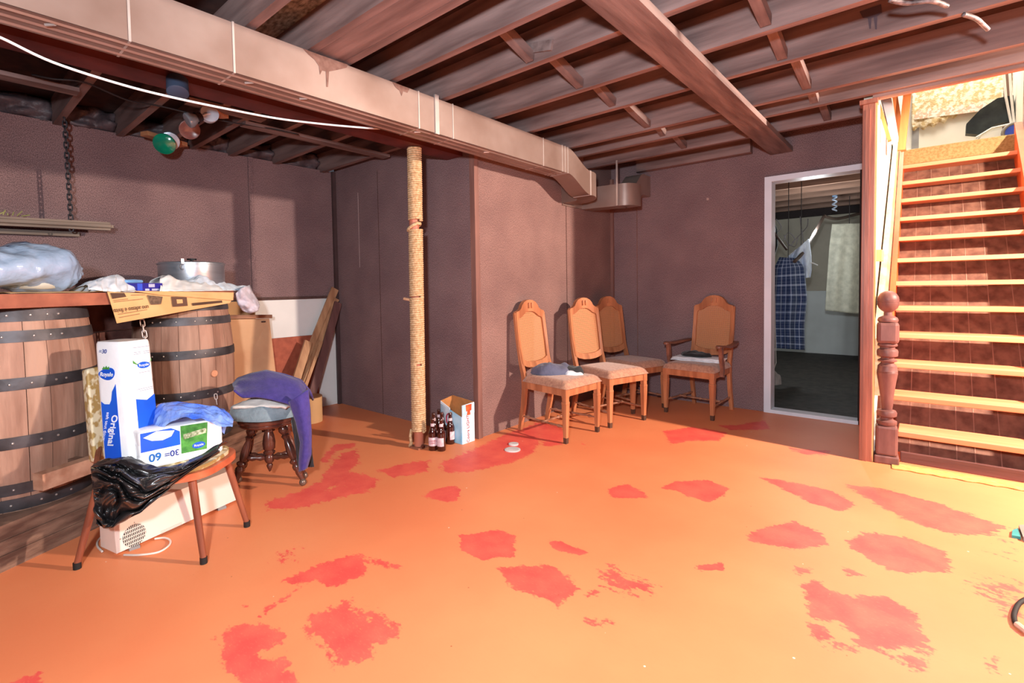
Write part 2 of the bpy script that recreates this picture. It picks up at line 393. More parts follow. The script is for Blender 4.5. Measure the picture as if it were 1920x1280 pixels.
# door casing and sill
b = MB()
b.box((-1.055, yD-.022, 0), (-1.0, yD+.12, 2.055)); b.box((-1.0, yD-.022, 2.01), (-.33, yD+.12, 2.055))
struct(b.obj('trim_door_casing', M_whitep))
b = MB(); b.box((-1.0, yD-.02, 0), (-.38, yD+.1, .03)); struct(b.obj('trim_door_sill', M_whitep))
trim((-.385, yD-.01, 0), (-.36, yD+.12, 2.01), M_dark)

# laundry room behind the door
Ml = mat('laundry_floor_paint', (66, 60, 56), .7, rgb2=(42, 40, 38), scale=14)
b = MB(); b.box((-3.2, yD+.1, -.02), (-.3, 9.3, .006)); struct(b.obj('floor_laundry', Ml))
Mlw = mat('laundry_wallboard', (176, 168, 152), .85, var=.06, scale=4); Mlw2 = mat('laundry_white_wall', (206, 210, 208), .85, var=.05, scale=3)
b = MB(); b.box((-3.2, 9.24, 1.0), (-.3, 9.34, ZF)); b.mi = 1; b.box((-3.2, 9.25, 0), (-.3, 9.34, 1.0)); struct(b.obj('wall_laundry_back', [Mlw, Mlw2]))
b = MB(); b.box((-3.3, yD+.1, 0), (-3.2, 9.34, ZF)); struct(b.obj('wall_laundry_left', Mlw))
# stair enclosure: left side wall (closet side) and right side wall
M_side = mat('primed_board', (250, 246, 238), .6, rgb2=(238, 226, 206), scale=2, stretch=(2, 2, .4), bump=.03)
b = MB(); b.box((-.30, 3.93, 0), (-.252, 9.3, ZF-.002)); struct(b.obj('wall_stair_left', M_side))
b = MB(); b.box((.665, 6.6, 2.30), (.72, 8.0, 4.8)); struct(b.obj('wall_stair_right', M_cream))
# upper floor
b = MB(); b.box((-.6, 7.4, 2.49), (1.3, 7.5, 4.8)); b.box((-.25, 7.4, 2.3), (1.3, 7.5, 2.49)); struct(b.obj('wall_upstairs_back', M_cream))
b = MB(); b.box((-.25, 6.566, 2.30), (.664, 7.4, 2.455)); b.box((.725, 6.566, 2.30), (1.3, 7.4, 2.455)); struct(b.obj('floor_upstairs_landing', mat('landing_carpet', (172, 146, 98), .95, rgb2=(146, 120, 74), scale=60, bump=.5)))
trim((.05, 7.385, 2.93), (.62, 7.4, 2.97), M_orangewood, M=None)
trim((-.12, 7.39, 2.457), (-.06, 7.4, 3.9), mat('grey_jamb', (170, 165, 162), .7))

def simple(name, bm_, mats, label, cat, group=None, **k):
    return tag(bm_.obj(name, mats, **k), label, cat, group)
# subfloor above the room (open above the stairs)
b = MB(); b.box((XA-.1, -3, ZF), (-.25, 9.3, ZF+.03)); b.box((-.25, -3, ZF), (2.5, 3.86, ZF+.03)); b.box((.72, 3.86, ZF), (2.5, 7.4, ZF+.03))
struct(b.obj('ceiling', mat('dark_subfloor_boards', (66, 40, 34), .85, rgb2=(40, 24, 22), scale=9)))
b = MB(); b.box((-2.75, .987, ZF-.012), (-.7, 1.229, ZF-.0005)); simple('strand_board_patch', b, M_osb, 'bare strand board patch between two joists at the top of the picture', 'board')

# ------------------------------------------------------------------ exposed joists
def simple(name, bm_, mats, label, cat, group=None, **k):
    return tag(bm_.obj(name, mats, **k), label, cat, group)
JY = [-1.0, -.5, .2, .64, .985, 1.271, 1.456, 1.745, 2.12, 2.58, 2.99, 3.565, 3.855, 4.3]
lab = {4: 'exposed dark joist crossing the duct just left of the bare strand board patch', 5: 'wide doubled joist bordering the bare strand board patch on its right',
 3: 'dark joist near the upper left corner above the hanging chain', 2: 'dark joist at the far upper left, nearest the photographer above the bar'}
jn = 0
for i, y in enumerate(JY):
    if y < 0: continue
    x1 = -.25 if y > 3.9 else 2.5
    b = MB(); b.box((XA-.05 if y < YB else XC+.0, y-.042, ZJ), (x1, y, ZF-.001))
    jn += 1
    simple('ceiling_joist', b, M_joist, lab.get(i, 'dark stained ceiling joist, %s one out from the wall behind the chairs' % ORD[len(JY)-1-i]), 'joist', 'exposed ceiling joists')
b = MB(); b.box((-2.2, 4.72, ZJ-.005), (-1.15, 4.80, ZF-.001)); simple('ceiling_joist', b, M_joist, 'short dark joist pressed against the wall top above the brown door wall', 'joist', 'exposed ceiling joists')
b = MB(); b.box((-2.62, 1.272, ZJ), (1.5, 1.412, ZJ+.05)); simple('filler_board', b, M_joist, 'board filling the gap between the paired joists beside the strand board patch', 'board')
# wiring hole dark gap and header over the stairs
b = MB(); b.box((-.25, 3.856, 2.262), (2.5, 3.90, ZF-.001)); b.mi = 1; b.box((-.24, 3.90, 2.262), (2.5, 3.925, 2.36))
simple('stair_header_beam', b, [M_joist, M_orangewood], 'brown header beam with an orange lower edge above the stair opening', 'beam')
b = MB(); b.box((-1.01, -.6, ZJ-.04), (-.845, yD-.002, ZJ)); simple('ceiling_strap_board', b, M_joist2, 'wide flat board nailed across the undersides of the joists, right of centre', 'board')
# bridging pieces in two rows
for j, (x, row) in enumerate(((-1.54, 'left'), (-.56, 'right'))):
    ys = [1.745, 2.12, 2.58, 2.99, 3.565, 3.855]
    for q, (ya, yb) in enumerate(zip(ys, ys[1:]+[4.3])):
        if j and q == 0: continue
        dx = random.uniform(-.02, .02)
        b = MB(); b.beam((x+dx, ya+.002, 2.42), (x+dx+.01, yb-.045, 2.31+random.uniform(0, .015)), .045, .05)
        simple('bridging_piece', b, M_joist2, 'short bridging piece wedged between joists, %s of the %s row counting away from the camera' % (ORD[q], row), 'wood block', 'bridging pieces between the joists')
b = MB(); b.beam((-1.60, 2.085, 2.372), (-1.40, 2.078, 2.33), .03, .05); simple('wood_scrap', b, M_joist2, 'small loose slat nailed to a joist side near the top centre', 'wood scrap')
# timbers crossing under the joists over the bar
for (x, ya, yb, lb) in ((-3.48, 1.44, 2.62, 'long brace board under the joists running toward the room corner over the bar'), (-3.59, .18, .60, 'short brace board under the joists at the upper left edge'), (-3.3, 1.05, 1.5, 'short brace board behind the spot lamps under the joists')):
    b = MB(); b.box((x-.045, ya, ZJ-.022), (x+.045, yb, ZJ)); simple('brace_board', b, M_joist2, lb, 'board')
# main girder the pole carries
b = MB(); b.box((-2.80, -1.5, 2.13), (-2.64, 2.685, ZJ)); simple('girder_beam', b, mat('shaded_red_girder_wood', (98, 42, 38), .6, rgb2=(70, 26, 26), scale=5), 'dark red girder running beside the duct, resting on the rope pole', 'beam')  # dark red tone carries the girder's shadowed look in its colour
# crumpled vapour barrier stuffed over the wall top
Mv = mat('grey_vapour_sheet', (92, 80, 84), .5, rgb2=(60, 50, 54), scale=9, bump=.5, bscale=14, bdist=.03)
for q, (ya, yb) in enumerate(((.2, .60), (.645, .94), (.99, 1.41), (1.46, 1.70), (1.75, 2.07), (2.13, 2.53))):
    b = MB(); sd = 3.1*q
    b.grid(lambda u, v: Vector((XA-.03+.09*nz((u*3, v*3, sd), 1.3, sd)+.05*math.sin(v*PI), ya+(yb-ya)*u, 2.295+(ZF-2.30)*v)), 16, 8)
    simple('insulation_wad', b, Mv, 'crumpled dark insulation sheet in the %s joist bay over the bar wall from the left' % ORD[q], 'insulation', 'insulation over the bar wall', smooth=180, solid=.004)

# ------------------------------------------------------------------ heating duct
M_duct = mat('galvanised_duct', (162, 142, 134), .42, rgb2=(136, 112, 102), scale=2.5, bump=.05, metal=.45, bscale=5)
M_duct2 = mat('duct_seam_metal', (226, 214, 208), .35, var=.1, metal=.6)
def rect_sweep(b, path, wd, ht):   # path: (centre, heading angle in plan)
    rings = []
    for c, a in path:
        c = Vector(c); r = Vector((math.sin(a), -math.cos(a), 0)); r = Vector((math.cos(a-PI/2), math.sin(a-PI/2), 0))
        rings.append([b.bm.verts.new(c+r*sx*wd/2+Vector((0, 0, sz*ht/2))) for sx, sz in ((-1, -1), (1, -1), (1, 1), (-1, 1))])
    for A, Bq in zip(rings, rings[1:]):
        for k in range(4): b._q([A[k], A[(k+1) % 4], Bq[(k+1) % 4], Bq[k]])
    b._q(rings[0][::-1]); b._q(rings[-1])
XD = -2.275; WD = .17; ZD = 2.158; HD = .205
duct = thing('heating_duct', 'square sheet metal duct running under the joists and dipping toward the back wall', 'duct', (XD, 1.5, ZD))
b = MB(); rect_sweep(b, [((XD, -1.5, ZD), PI/2), ((XD, 3.44, ZD), PI/2)], WD, HD); b.obj('straight_run', M_duct, duct)
b = MB(); P = []
for i in range(13):
    t = i/12; s_ = t*t*(3-2*t); P.append(((XD, 3.44+.36*t, ZD-.13*s_), PI/2))
rect_sweep(b, P, WD, HD); b.obj('drop_offset', M_duct, duct, smooth=40)
b = MB(); P = [((XD, 3.80, ZD-.13), PI/2), ((XD, 3.85, ZD-.13), PI/2)]
for i in range(1, 9):
    a = i/8*PI/2; P.append(((XD-.1+.1*math.cos(a), 3.85+.1*math.sin(a), ZD-.13-.02*i/8), PI/2+a))
P.append(((XD-.3, 3.95, ZD-.15), PI)); rect_sweep(b, P, WD, HD); b.obj('side_elbow', M_duct, duct, smooth=40)
b = MB(); b.box((XD-.42, 3.86, 1.885), (XD-.24, 4.36, 2.085)); b.mi = 0; b.obj('plenum_box', M_duct, duct)
b = MB(); zc = 1.97; P = [((XD-.24, 4.28, zc+.01), 0), ((-2.12, 4.28, zc), 0)]
for i in range(1, 9):
    a = i/8*PI/2; P.append(((-2.12+.08*math.sin(a)-.04*(i/8), 4.28+.10*(1-math.cos(a)), zc), a))
for i in range(1, 9):
    t = i/8; s_ = t*t*(3-2*t); P.append(((-2.16, 4.38+.24*t, zc+.15*s_), PI/2))
P.append(((-2.18, yD-.002, zc+.155), PI/2)); rect_sweep(b, P, WD, .2); b.obj('rising_elbow', M_duct, duct, smooth=40)
def collar(y, dz=0, a=PI/2, x=XD, th=.008, g=.006):
    b = MB(); rect_sweep(b, [((x, y-th, ZD+dz), a), ((x, y+th, ZD+dz), a)], WD+g, HD+g); b.obj('seam_collar', M_duct2, duct)
for y in (.52, .88, 1.88, 2.15, 3.1, 3.36, 3.40, 3.44): collar(y, th=.004 if y < 3.3 else .005)
collar(3.80, -.13)
b = MB()
for y in (.3, .95, 1.2, 1.9, 2.5):
    b = MB(); b.tube([(XD+.02, y, ZD-HD/2-.004), (XD+.05, y+.02, ZD-HD/2-.004)], .006, 6); b.obj('rivet', M_duct2, duct)
b = MB(); b.box((-2.30, 2.9, ZD-HD/2-.003), (-2.285, 3.0, ZD-HD/2)); b.obj('stain_tab', M_duct, duct)
b = MB(); b.box((XD+.083, 2.0, 2.05), (XD+.093, 2.03, 2.279)); b.obj('hanger_strap', M_duct2, duct)
b = MB(); b.box((-2.14, 4.17, 1.87), (-2.125, 4.178, 2.279)); b.obj('hanger_strap', M_duct2, duct)
b = MB(); b.grid(lambda u, v: Vector((XD-WD/2+WD*u, -1.5+4.9*v, ZD-HD/2-.002-.006*(abs(((u*3) % 1)-.5) < .08))), 24, 2); b.obj('bottom_ribs', M_duct, duct)

M_rust = mat('brown_drip_stain', (128, 96, 86), .7, rgb2=(104, 72, 62), scale=30)
for P in ([(568, 91), (600, 103), (652, 121), (650, 127), (628, 132), (617, 134), (615, 163), (612, 163), (611, 134), (604, 132), (600, 140), (598, 124), (590, 112), (578, 102)], [(735, 153), (768, 166), (764, 174), (756, 171), (753, 180), (749, 170), (742, 164)]):
    b = MB(); b.prism([fx(*p, XD+WD/2+.0012) for p in P], (.0006, 0, 0)); b.obj('drip_stain', M_rust, duct)
c = fy(1327, 373, yD-.002); b = MB(); b.lathe([(0, 0), (.012, 0), (.012, .002), (0, .002)], c, 14, axis=(0, -1, 0)); struct(b.obj('trim_wall_patch', mat('pale_filler', (190, 156, 146), .8)))
M_ink2 = mat('dark_drip_stain', (86, 72, 80), .8)
P = [(1612, 22), (1652, 8), (1654, 24), (1645, 30), (1644, 55), (1641, 55), (1638, 32), (1634, 34), (1633, 54), (1630, 54), (1627, 34), (1618, 34)]
jy = 2.99-.042-.001
b = MB(); b.prism([fy(*p, jy) for p in P], (0, -.0008, 0)); struct(b.obj('trim_joist_stain', M_ink2))
# ------------------------------------------------------------------ staircase
RI, RU, Y0, X0, X1 = .189, .212, 3.99, -.165, .61
st = thing('staircase', 'open wooden staircase with orange treads climbing to the upper floor', 'stairs', ((X0+X1)/2, Y0, 0))
M_tread = wood('orange_painted_tread', (234, 160, 118), (224, 140, 98), axis=0, rough=.45, scale=6)
M_string = mat('orange_paint_stringer', (232, 112, 58), .5, rgb2=(214, 92, 44), scale=4)
for i in range(12):
    y = Y0+i*RU; z = RI*(i+1); b = MB()
    b.box((X0-.01 if i else -.112, y, z-.034), (X1+.01, y+.235, z), bev=.004); b.obj('tread', M_tread, st)
b = MB(); b.box((X0-.01, Y0+12*RU-.0, RI*13-.15), (X1+.01, Y0+12*RU+.03, RI*13+.001), bev=.01); b.obj('top_nosing', mat('nosing_carpet', (172, 146, 98), .95, rgb2=(146, 120, 74), scale=60, bump=.4), st)
sl = math.atan2(RI, RU); L0 = Vector((0, Y0, 0)); L1 = Vector((0, Y0+12.6*RU, RI*12.6))
def stringer(xa, xb, lo, hi, m, nm):
    b = MB(); pts = [(xa, Y0+.02, 0), (xa, Y0+.02, .12+hi), (xa, Y0+12.2*RU, RI*12.2+.12+hi), (xa, Y0+12.2*RU, RI*12.2-lo), (xa, Y0+lo/RI*RU+.05, 0)]
    b.prism(pts, (xb-xa, 0, 0)); b.obj(nm, m, st)
stringer(X0-.035, X0, .16, .09, M_string, 'stringer')
stringer(X1, X1+.05, .16, .14, M_string, 'stringer')
# sloping panelled soffit behind the open treads
M_soff = wood('soffit_panel', (140, 102, 84), (104, 70, 58), axis=2, rough=.7)
b = MB(); o_ = .20
b.prism([(X0, Y0+o_+.02, 0), (X0, Y0+12*RU+.03, RI*12-.02), (X0, Y0+12*RU+.06, RI*12-.06), (X0, Y0+o_+.06, 0)], (X1-X0, 0, 0)); b.obj('back_panel', M_soff, st)
sp = st.children[-1]
Mg = mat('pale_joint_line', (170, 130, 112), .8)
for x in (-.06, .04, .17, .255, .37, .5):
    b = MB(); n_ = Vector((0, -RI, RU)).normalized()*.002
    b.prism([(x, Y0+o_+.02, 0), (x, Y0+12*RU+.03, RI*12-.02), Vector((x, Y0+12*RU+.03, RI*12-.02))+n_, Vector((x, Y0+o_+.02, 0))+n_], (.005, 0, 0)); b.obj('joint_strip', Mg, sp)
b = MB(); b.box((-.098, 3.972, 0), (.66, 3.992, .066), bev=.004); b.obj('toe_board', wood('toe_board_wood', (124, 80, 74), (96, 60, 56), axis=0), st)
# pale cheek board beside the treads
b = MB(); b.prism([(-.205, 4.0, .40), (-.205, 4.0, .52+.25), (-.205, Y0+12.6*RU, RI*12.6+.42), (-.205, Y0+12.6*RU, RI*12.6+.1)], (-.035, 0, 0))
simple('stair_cheek_board', b, wood('pale_cheek_wood', (226, 200, 160), (208, 166, 122), axis=1, rough=.5), 'pale pine board running up the left side of the orange treads', 'board')
# studs and lumber in the stairwell
def stick(a, c, w_, t_, m, lab, nm='stud', cat='board', up=(1, 0, 0)):
    b = MB(); b.beam(a, c, w_, t_, up); return simple(nm, b, m, lab, cat)
Mpo = wood('orange_pine', (214, 140, 78), (186, 108, 56), axis=2)
stick(fy(1676, 168, 5.3), fy(1694, 282, 5.3), .10, .035, Mpo, 'leaning orange stud in the upper stairwell, left arm of the V shape', up=(1, 0, 0))
stick(fy(1703, 160, 5.25), fy(1690, 282, 5.25), .055, .05, Mpo, 'orange brown upright above the pale cheek board, right arm of the V shape')
stick(fy(1645, 186, 4.6), fy(1668, 264, 4.6), .06, .022, Mpo, 'short sloping orange brace beside the top of the varnished post')
stick(fy(1660, 180, 5.5), fy(1680, 268, 5.5), .03, .07, M_whitep, 'white painted sloping board between the two orange stairwell braces')
b = MB(); b.box((-.245, 4.0, 1.27), (-.205, 4.2, 1.34)); simple('support_block', b, M_pine, 'small pine block bridging the varnished post and the cheek board', 'wood block')
stick((-.234, 3.965, .02), fx(1655, 545, -.234), .016, .055, mat('white_chipped_board', (240, 236, 228), .7, rgb2=(210, 200, 190), scale=20), 'narrow white chipped board leaning behind the newel post', up=(0, 1, 0))
# newel post
C_n = Vector((-.166, 3.925, 0)); M_newel = mat('dark_turned_wood', (134, 92, 86), .5, rgb2=(104, 68, 64), scale=14, bump=.1, stretch=(1, 1, .3))
nw = thing('newel_post', 'turned brown wooden newel post with a ball top at the stair foot', 'newel post', C_n, .08)
b = MB(); b.box((-.062, -.062, 0), (.062, .062, .05), bev=.008); b.box((-.055, -.055, .05), (.055, .055, .235), bev=.014); b.obj('base_block', M_newel, nw, world=False)
prof = [(.045, .235), (.052, .245), (.052, .262), (.034, .272), (.033, .285), (.05, .295), (.052, .315), (.046, .328), (.028, .334), (.031, .36), (.034, .42), (.044, .50), (.052, .555), (.053, .565), (.051, .567), (.053, .570), (.051, .573), (.053, .576), (.051, .58), (.048, .61), (.034, .625), (.034, .632), (.048, .638), (.049, .645), (.034, .655), (.034, .662), (.052, .672), (.054, .70), (.05, .712), (.038, .718), (.038, .728), (.05, .735), (.05, .745), (.045, .752)]
b = MB(); b.lathe(prof, seg=32); b.obj('turned_shaft', M_newel, nw, smooth=35, world=False)
b = MB(); b.box((-.055, -.055, .75), (.055, .055, .885), bev=.02); b.obj('upper_block', M_newel, nw, world=False)
b = MB(); b.lathe([(.05, .885), (.053, .895), (.05, .905), (.046, .912), (.022, .925), (.021, .945), (.034, .955), (.047, .97), (.054, .99), (.0555, 1.005), (.054, 1.006), (.0555, 1.012), (.054, 1.014), (.0555, 1.02), (.052, 1.04), (.04, 1.062), (.02, 1.075), (0, 1.078)], seg=32)
b.obj('ball_finial', M_newel, nw, smooth=35, world=False)
b = MB(); b.box((-.30, 3.86, 0), (-.235, 3.93, 2.235), bev=.003); b.box((-.283, 3.853, 0), (-.262, 3.862, 2.2)); b.mi = 1; b.box((-.235, 3.868, 0), (-.228, 3.928, 2.235)); b.mi = 0; b.box((-.315, 3.85, 2.235), (-.225, 3.935, 2.262))
simple('corner_post', b, [M_postwood, M_pine], 'tall varnished square post left of the newel, reaching the header beam', 'post')

# upstairs, seen over the landing
Mlace = mat('lace_tablecloth', (244, 232, 204), .9, rgb2=(212, 184, 134), scale=24, bump=.5, detail=6, sharp=.06)
b = MB(); b.grid(lambda u, v: Vector((-.125+.80*u, 7.37+.006*math.sin(u*19), 3.85-(1.0-.10*u+.03*math.sin(u*8)+.02*math.sin(u*60)*(v > .9))*v)), 60, 20)
lc = thing('lace_tablecloth', 'cream lace tablecloth hanging on the wall above the stairs', 'tablecloth', (.25, 7.37, 2.85))
b.obj('lace_panel', Mlace, lc, solid=.004, smooth=180)
b = MB(); b.grid(lambda u, v: Vector((-.10+.70*u, 7.362, 2.95-.05*u+.05*math.sin(u*26)**2*v+.055*v)), 60, 3); b.obj('flower_border', mat('lace_border', (248, 236, 222), .9, rgb2=(226, 190, 160), scale=40, sharp=.05), lc, solid=.002)
wk = thing('folded_stroller', 'folded black stroller with blue wheel at the top of the stairs', 'stroller', (.52, 7.1, 2.456))
Mb = mat('black_nylon', (46, 52, 50), .5, rgb2=(20, 24, 24), scale=8, bump=.4)
pts = [fy(*p, 7.1) for p in ((1811, 250), (1812, 232), (1838, 205), (1870, 184), (1900, 178), (1905, 225), (1868, 232), (1835, 252))]
b = MB(); b.prism(pts, (0, .12, 0)); b.obj('seat_fabric', Mb, wk)
b = MB()
for q in ([(1882, 135), (1886, 182), (1897, 236)], [(1893, 132), (1896, 180), (1902, 236)], [(1830, 258), (1860, 240), (1905, 230)], [(1838, 254), (1832, 262)]): b.tube([fy(*p, 7.06) for p in q], .010, 8)
b.obj('frame_tube', mat('white_metal_tube', (240, 238, 232), .3, scale=5), wk)
c = fy(1903, 247, 7.05)
b = MB(); b.tube([c+Vector((.085*math.cos(a/24*2*PI), 0, .085*math.sin(a/24*2*PI))) for a in range(24)], .013, 8, closed=True); wh = b.obj('wheel', mat('grey_tyre', (150, 142, 134), .7), wk, smooth=60)
b = MB(); b.lathe([(0, 0), (.07, 0), (.07, .015), (0, .02)], c+Vector((0, .01, 0)), 20, axis=(0, -1, 0)); b.obj('hub', mat('blue_plastic', (60, 84, 190), .4), wh)
b = MB(); b.box((.60, 7.36, 2.456), (.66, 7.40, 4.2)); simple('door_post', b, mat('brown_jamb', (116, 86, 70), .6), 'brown upright at the far right behind the stroller upstairs', 'post')

# ------------------------------------------------------------------ dining chairs with cane backs
M_ch = wood('honey_oak', (196, 128, 88), (156, 94, 62), axis=2, rough=.4, scale=10)
M_seat = mat('tan_upholstery', (196, 146, 118), .95, rgb2=(170, 120, 98), scale=50, bump=.35, sheen=.3)
M_spind = mat('dusty_spindle', (176, 126, 100), .5, rgb2=(130, 84, 62), scale=20)
M_foot = mat('dark_leg_tip', (92, 62, 48), .6)
def cane_mat(n=92):
    m = bpy.data.materials.new('woven_cane'); m.use_nodes = True; nt = m.node_tree; N = nt.nodes; L = nt.links; b = N['Principled BSDF']
    b.inputs['Base Color'].default_value = (*s2l((206, 142, 96)), 1); b.inputs['Roughness'].default_value = .6
    tc = N.new('ShaderNodeTexCoord'); sx = N.new('ShaderNodeSeparateXYZ'); L.new(tc.outputs['Object'], sx.inputs[0]); o = []
    for ax in (1, 2):
        a = N.new('ShaderNodeMath'); a.operation = 'MULTIPLY'; a.inputs[1].default_value = n; L.new(sx.outputs[ax], a.inputs[0])
        f = N.new('ShaderNodeMath'); f.operation = 'FRACT'; L.new(a.outputs[0], f.inputs[0])
        g = N.new('ShaderNodeMath'); g.operation = 'GREATER_THAN'; g.inputs[1].default_value = .48; L.new(f.outputs[0], g.inputs[0]); o.append(g.outputs[0])
    mu = N.new('ShaderNodeMath'); mu.operation = 'MULTIPLY'; L.new(o[0], mu.inputs[0]); L.new(o[1], mu.inputs[1])
    iv = N.new('ShaderNodeMath'); iv.operation = 'SUBTRACT'; iv.inputs[0].default_value = 1; L.new(mu.outputs[0], iv.inputs[1]); L.new(iv.outputs[0], b.inputs['Alpha'])
    return m
M_cane = cane_mat()
def bar(b, pts, wy, tx):    # swept rectangular bar, path in the xz plane at fixed y
    rings = []; n = len(pts)
    for i, p in enumerate(pts):
        p = Vector(p); t = (Vector(pts[min(i+1, n-1)])-Vector(pts[max(i-1, 0)])).normalized(); nn = t.cross(Vector((0, 1, 0))).normalized()
        tw = tx[i] if isinstance(tx, (list, tuple)) else tx; ww = wy[i] if isinstance(wy, (list, tuple)) else wy
        rings.append([b.bm.verts.new(p+Vector((0, sy*ww/2, 0))+nn*sx*tw/2) for sx, sy in ((-1, -1), (1, -1), (1, 1), (-1, 1))])
    for A, Bq in zip(rings, rings[1:]):
        for k in range(4): b._q([A[k], A[(k+1) % 4], Bq[(k+1) % 4], Bq[k]])
    b._q(rings[0][::-1]); b._q(rings[-1])
def spindle(b, a, c, r=.008):
    a = Vector(a); c = Vector(c); P = []; R = []
    for t, k in ((0, .7), (.08, .9), (.14, 1.7), (.18, .8), (.3, 1.2), (.42, 1), (.47, .8), (.5, 1.8), (.53, .8), (.58, 1), (.7, 1.2), (.82, .8), (.86, 1.7), (.92, .9), (1, .7)):
        P.append(a.lerp(c, t)); R.append(r*k)
    b.tube(P, R, 8)
def bx_(h): return -.235-(h-.43)*.15+.03*math.sin((h-.43)/.6*PI)*-.3
def make_chair(arms=False):
    t = thing('cane_armchair' if arms else 'cane_dining_chair', '', 'chair')
    hw = .215 if arms else .205
    b = MB()
    # crowned seat cushion
    def sf(u, v):
        x = -.225+.465*u; wv = hw*(.86+.17*u)+.012; y = -wv+2*wv*v; e = min(u, 1-u, v, 1-v)
        z = .398+.052*min(1, (e/.10))**.5+.012*math.sin(u*PI)*math.sin(v*PI); return Vector((x, y, z))
    b.grid(sf, 20, 20); b.obj('seat_cushion', M_seat, t, smooth=180, world=False)
    b = MB(); w0, w1 = hw*.86, hw*1.0
    b.hexa([(-.215, -w0, .342), (.222, -w1, .342), (.222, w1, .342), (-.215, w0, .342), (-.215, -w0, .402), (.222, -w1, .402), (.222, w1, .402), (-.215, w0, .402)]); b.obj('seat_rail', M_ch, t, world=False)
    for s in (-1, 1):
        y = s*(hw-.008); b = MB()
        b.box((.187, y-.022, .335), (.229, y+.022, .40), bev=.003); b.box((.190, y-.019, .30), (.226, y+.019, .335)); b.box((.186, y-.023, .285), (.230, y+.023, .305), bev=.003)
        b.beam((.208, y, .285), (.208, y, .04), .042, .042, (1, 0, 0), .027, .027); fl_ = b.obj('front_leg', M_ch, t, world=False)
        b = MB(); b.beam((.208, y, .042), (.208, y, 0), .029, .029, (1, 0, 0), .026, .026); b.obj('leg_tip', M_foot, fl_, world=False)
        y = s*(hw*.86-.012); b = MB()
        bar(b, [(-.275, y, 0), (-.262, y, .08), (-.235, y, .2), (-.222, y, .32), (-.225, y, .43), (bx_(.55), y, .55), (bx_(.75), y, .75), (bx_(.93), y, .93)], .030, [.028, .032, .036, .038, .036, .028, .024, .022]); b.obj('back_leg', M_ch, t, world=False)
    # shield-shaped back frame with arched crest
    o = [(.0, .485), (.07, .49), (.13, .505), (.168, .53), (.176, .72), (.172, .925), (.165, .94), (.135, .948), (.108, .965), (.095, .99), (.07, 1.015), (.035, 1.03), (0, 1.034)]
    i_ = [(.0, .535), (.06, .538), (.11, .548), (.145, .565), (.150, .72), (.146, .87), (.14, .885), (.12, .892), (.10, .90), (.08, .915), (.055, .93), (.03, .938), (0, .94)]
    ksc = hw/.205
    def ring(L_): return [(y*ksc, z) for y, z in L_]+[(-y*ksc, z) for y, z in L_[::-1][1:-1]]
    O, I = ring(o), ring(i_); n = len(O); b = MB()
    V = {}
    for nm, Lp in (('o', O), ('i', I)):
        for sd, dx in (('f', .014), ('b', -.014)):
            V[nm+sd] = [b.bm.verts.new((bx_(z)+dx+(.006 if nm == 'o' and sd == 'f' else 0), y, z)) for y, z in Lp]
    for k_ in range(n):
        q = (k_+1) % n
        b._q([V['of'][k_], V['of'][q], V['if'][q], V['if'][k_]]); b._q([V['ob'][q], V['ob'][k_], V['ib'][k_], V['ib'][q]])
        b._q([V['of'][k_], V['ob'][k_], V['ob'][q], V['of'][q]]); b._q([V['if'][q], V['ib'][q], V['ib'][k_], V['if'][k_]])
    for s in (-.018, .018): b.box((bx_(.99)+.016, s-.006, .965), (bx_(.99)+.032, s+.006, 1.01), bev=.003)
    b.obj('back_frame', M_ch, t, smooth=40, world=False)
    b = MB(); vs = [b.bm.verts.new((bx_(z)-.002, y, z)) for y, z in I]; nn_ = len(vs)
    for k_ in range(nn_//2):
        a, c = k_, (nn_-k_) % nn_; a2, c2 = k_+1, nn_-k_-1
        u = []
        for q in (a, a2, c2, c):
            if vs[q] not in u: u.append(vs[q])
        if len(u) > 2: b._q(u)
    b.obj('cane_panel', M_cane, t, world=False)
    for s in (-1, 1):
        b = MB(); spindle(b, (-.24, s*(hw*.86-.012), .115), (.2, s*(hw-.01), .115)); b.obj('side_stretcher', M_spind, t, smooth=60, world=False)
    b = MB(); spindle(b, (-.02, -hw*.9, .115), (-.02, hw*.9, .115)); b.obj('cross_stretcher', M_spind, t, smooth=60, world=False)
    if arms:
        for s in (-1, 1):
            y = s*(hw+.02); b = MB()
            bar(b, [(bx_(.62), y-.02*s, .615), (-.15, y+.01*s, .605), (0, y+.02*s, .60), (.11, y+.01*s, .612), (.15, y, .61)], .045, .02)
            bar(b, [(.11, y, .60), (.10, y, .50), (.075, y, .42), (.085, y, .35)], .028, .035)
            b.lathe([(.0, .0), (.026, .0), (.028, .012), (.02, .022), (0, .024)], (.145, y, .60), 14)
            b.obj('armrest', wood('dark_oak', (140, 92, 74), (108, 66, 52), axis=0, rough=.35), t, smooth=50, world=False)
    return t
ch = make_chair(); ac = make_chair(True)
def place(o, fc, ang, label, grp='cane back dining chairs'):
    a = math.radians(ang); o.rotation_euler = (0, 0, a); o.location = (fc[0]-.208*math.cos(a), fc[1]-.208*math.sin(a), 0); o['label'] = label; o['group'] = grp; return o
chair1 = place(ch, (-1.93, 3.19), -5, 'cane back dining chair nearest the camera with grey clothing on its seat')
chair2 = place(copy_tree(ch), (-1.83, 3.735), -17, 'cane back dining chair second from the front, empty seat, along the brown wall')
chair3 = place(copy_tree(ch), (-1.87, 4.245), -19, 'cane back dining chair farthest back in the corner, seat tucked behind the others')
chair4 = place(ac, (-1.525, 4.275), -96, 'dining chair with armrests beside the white door frame, folded white cloth on seat')

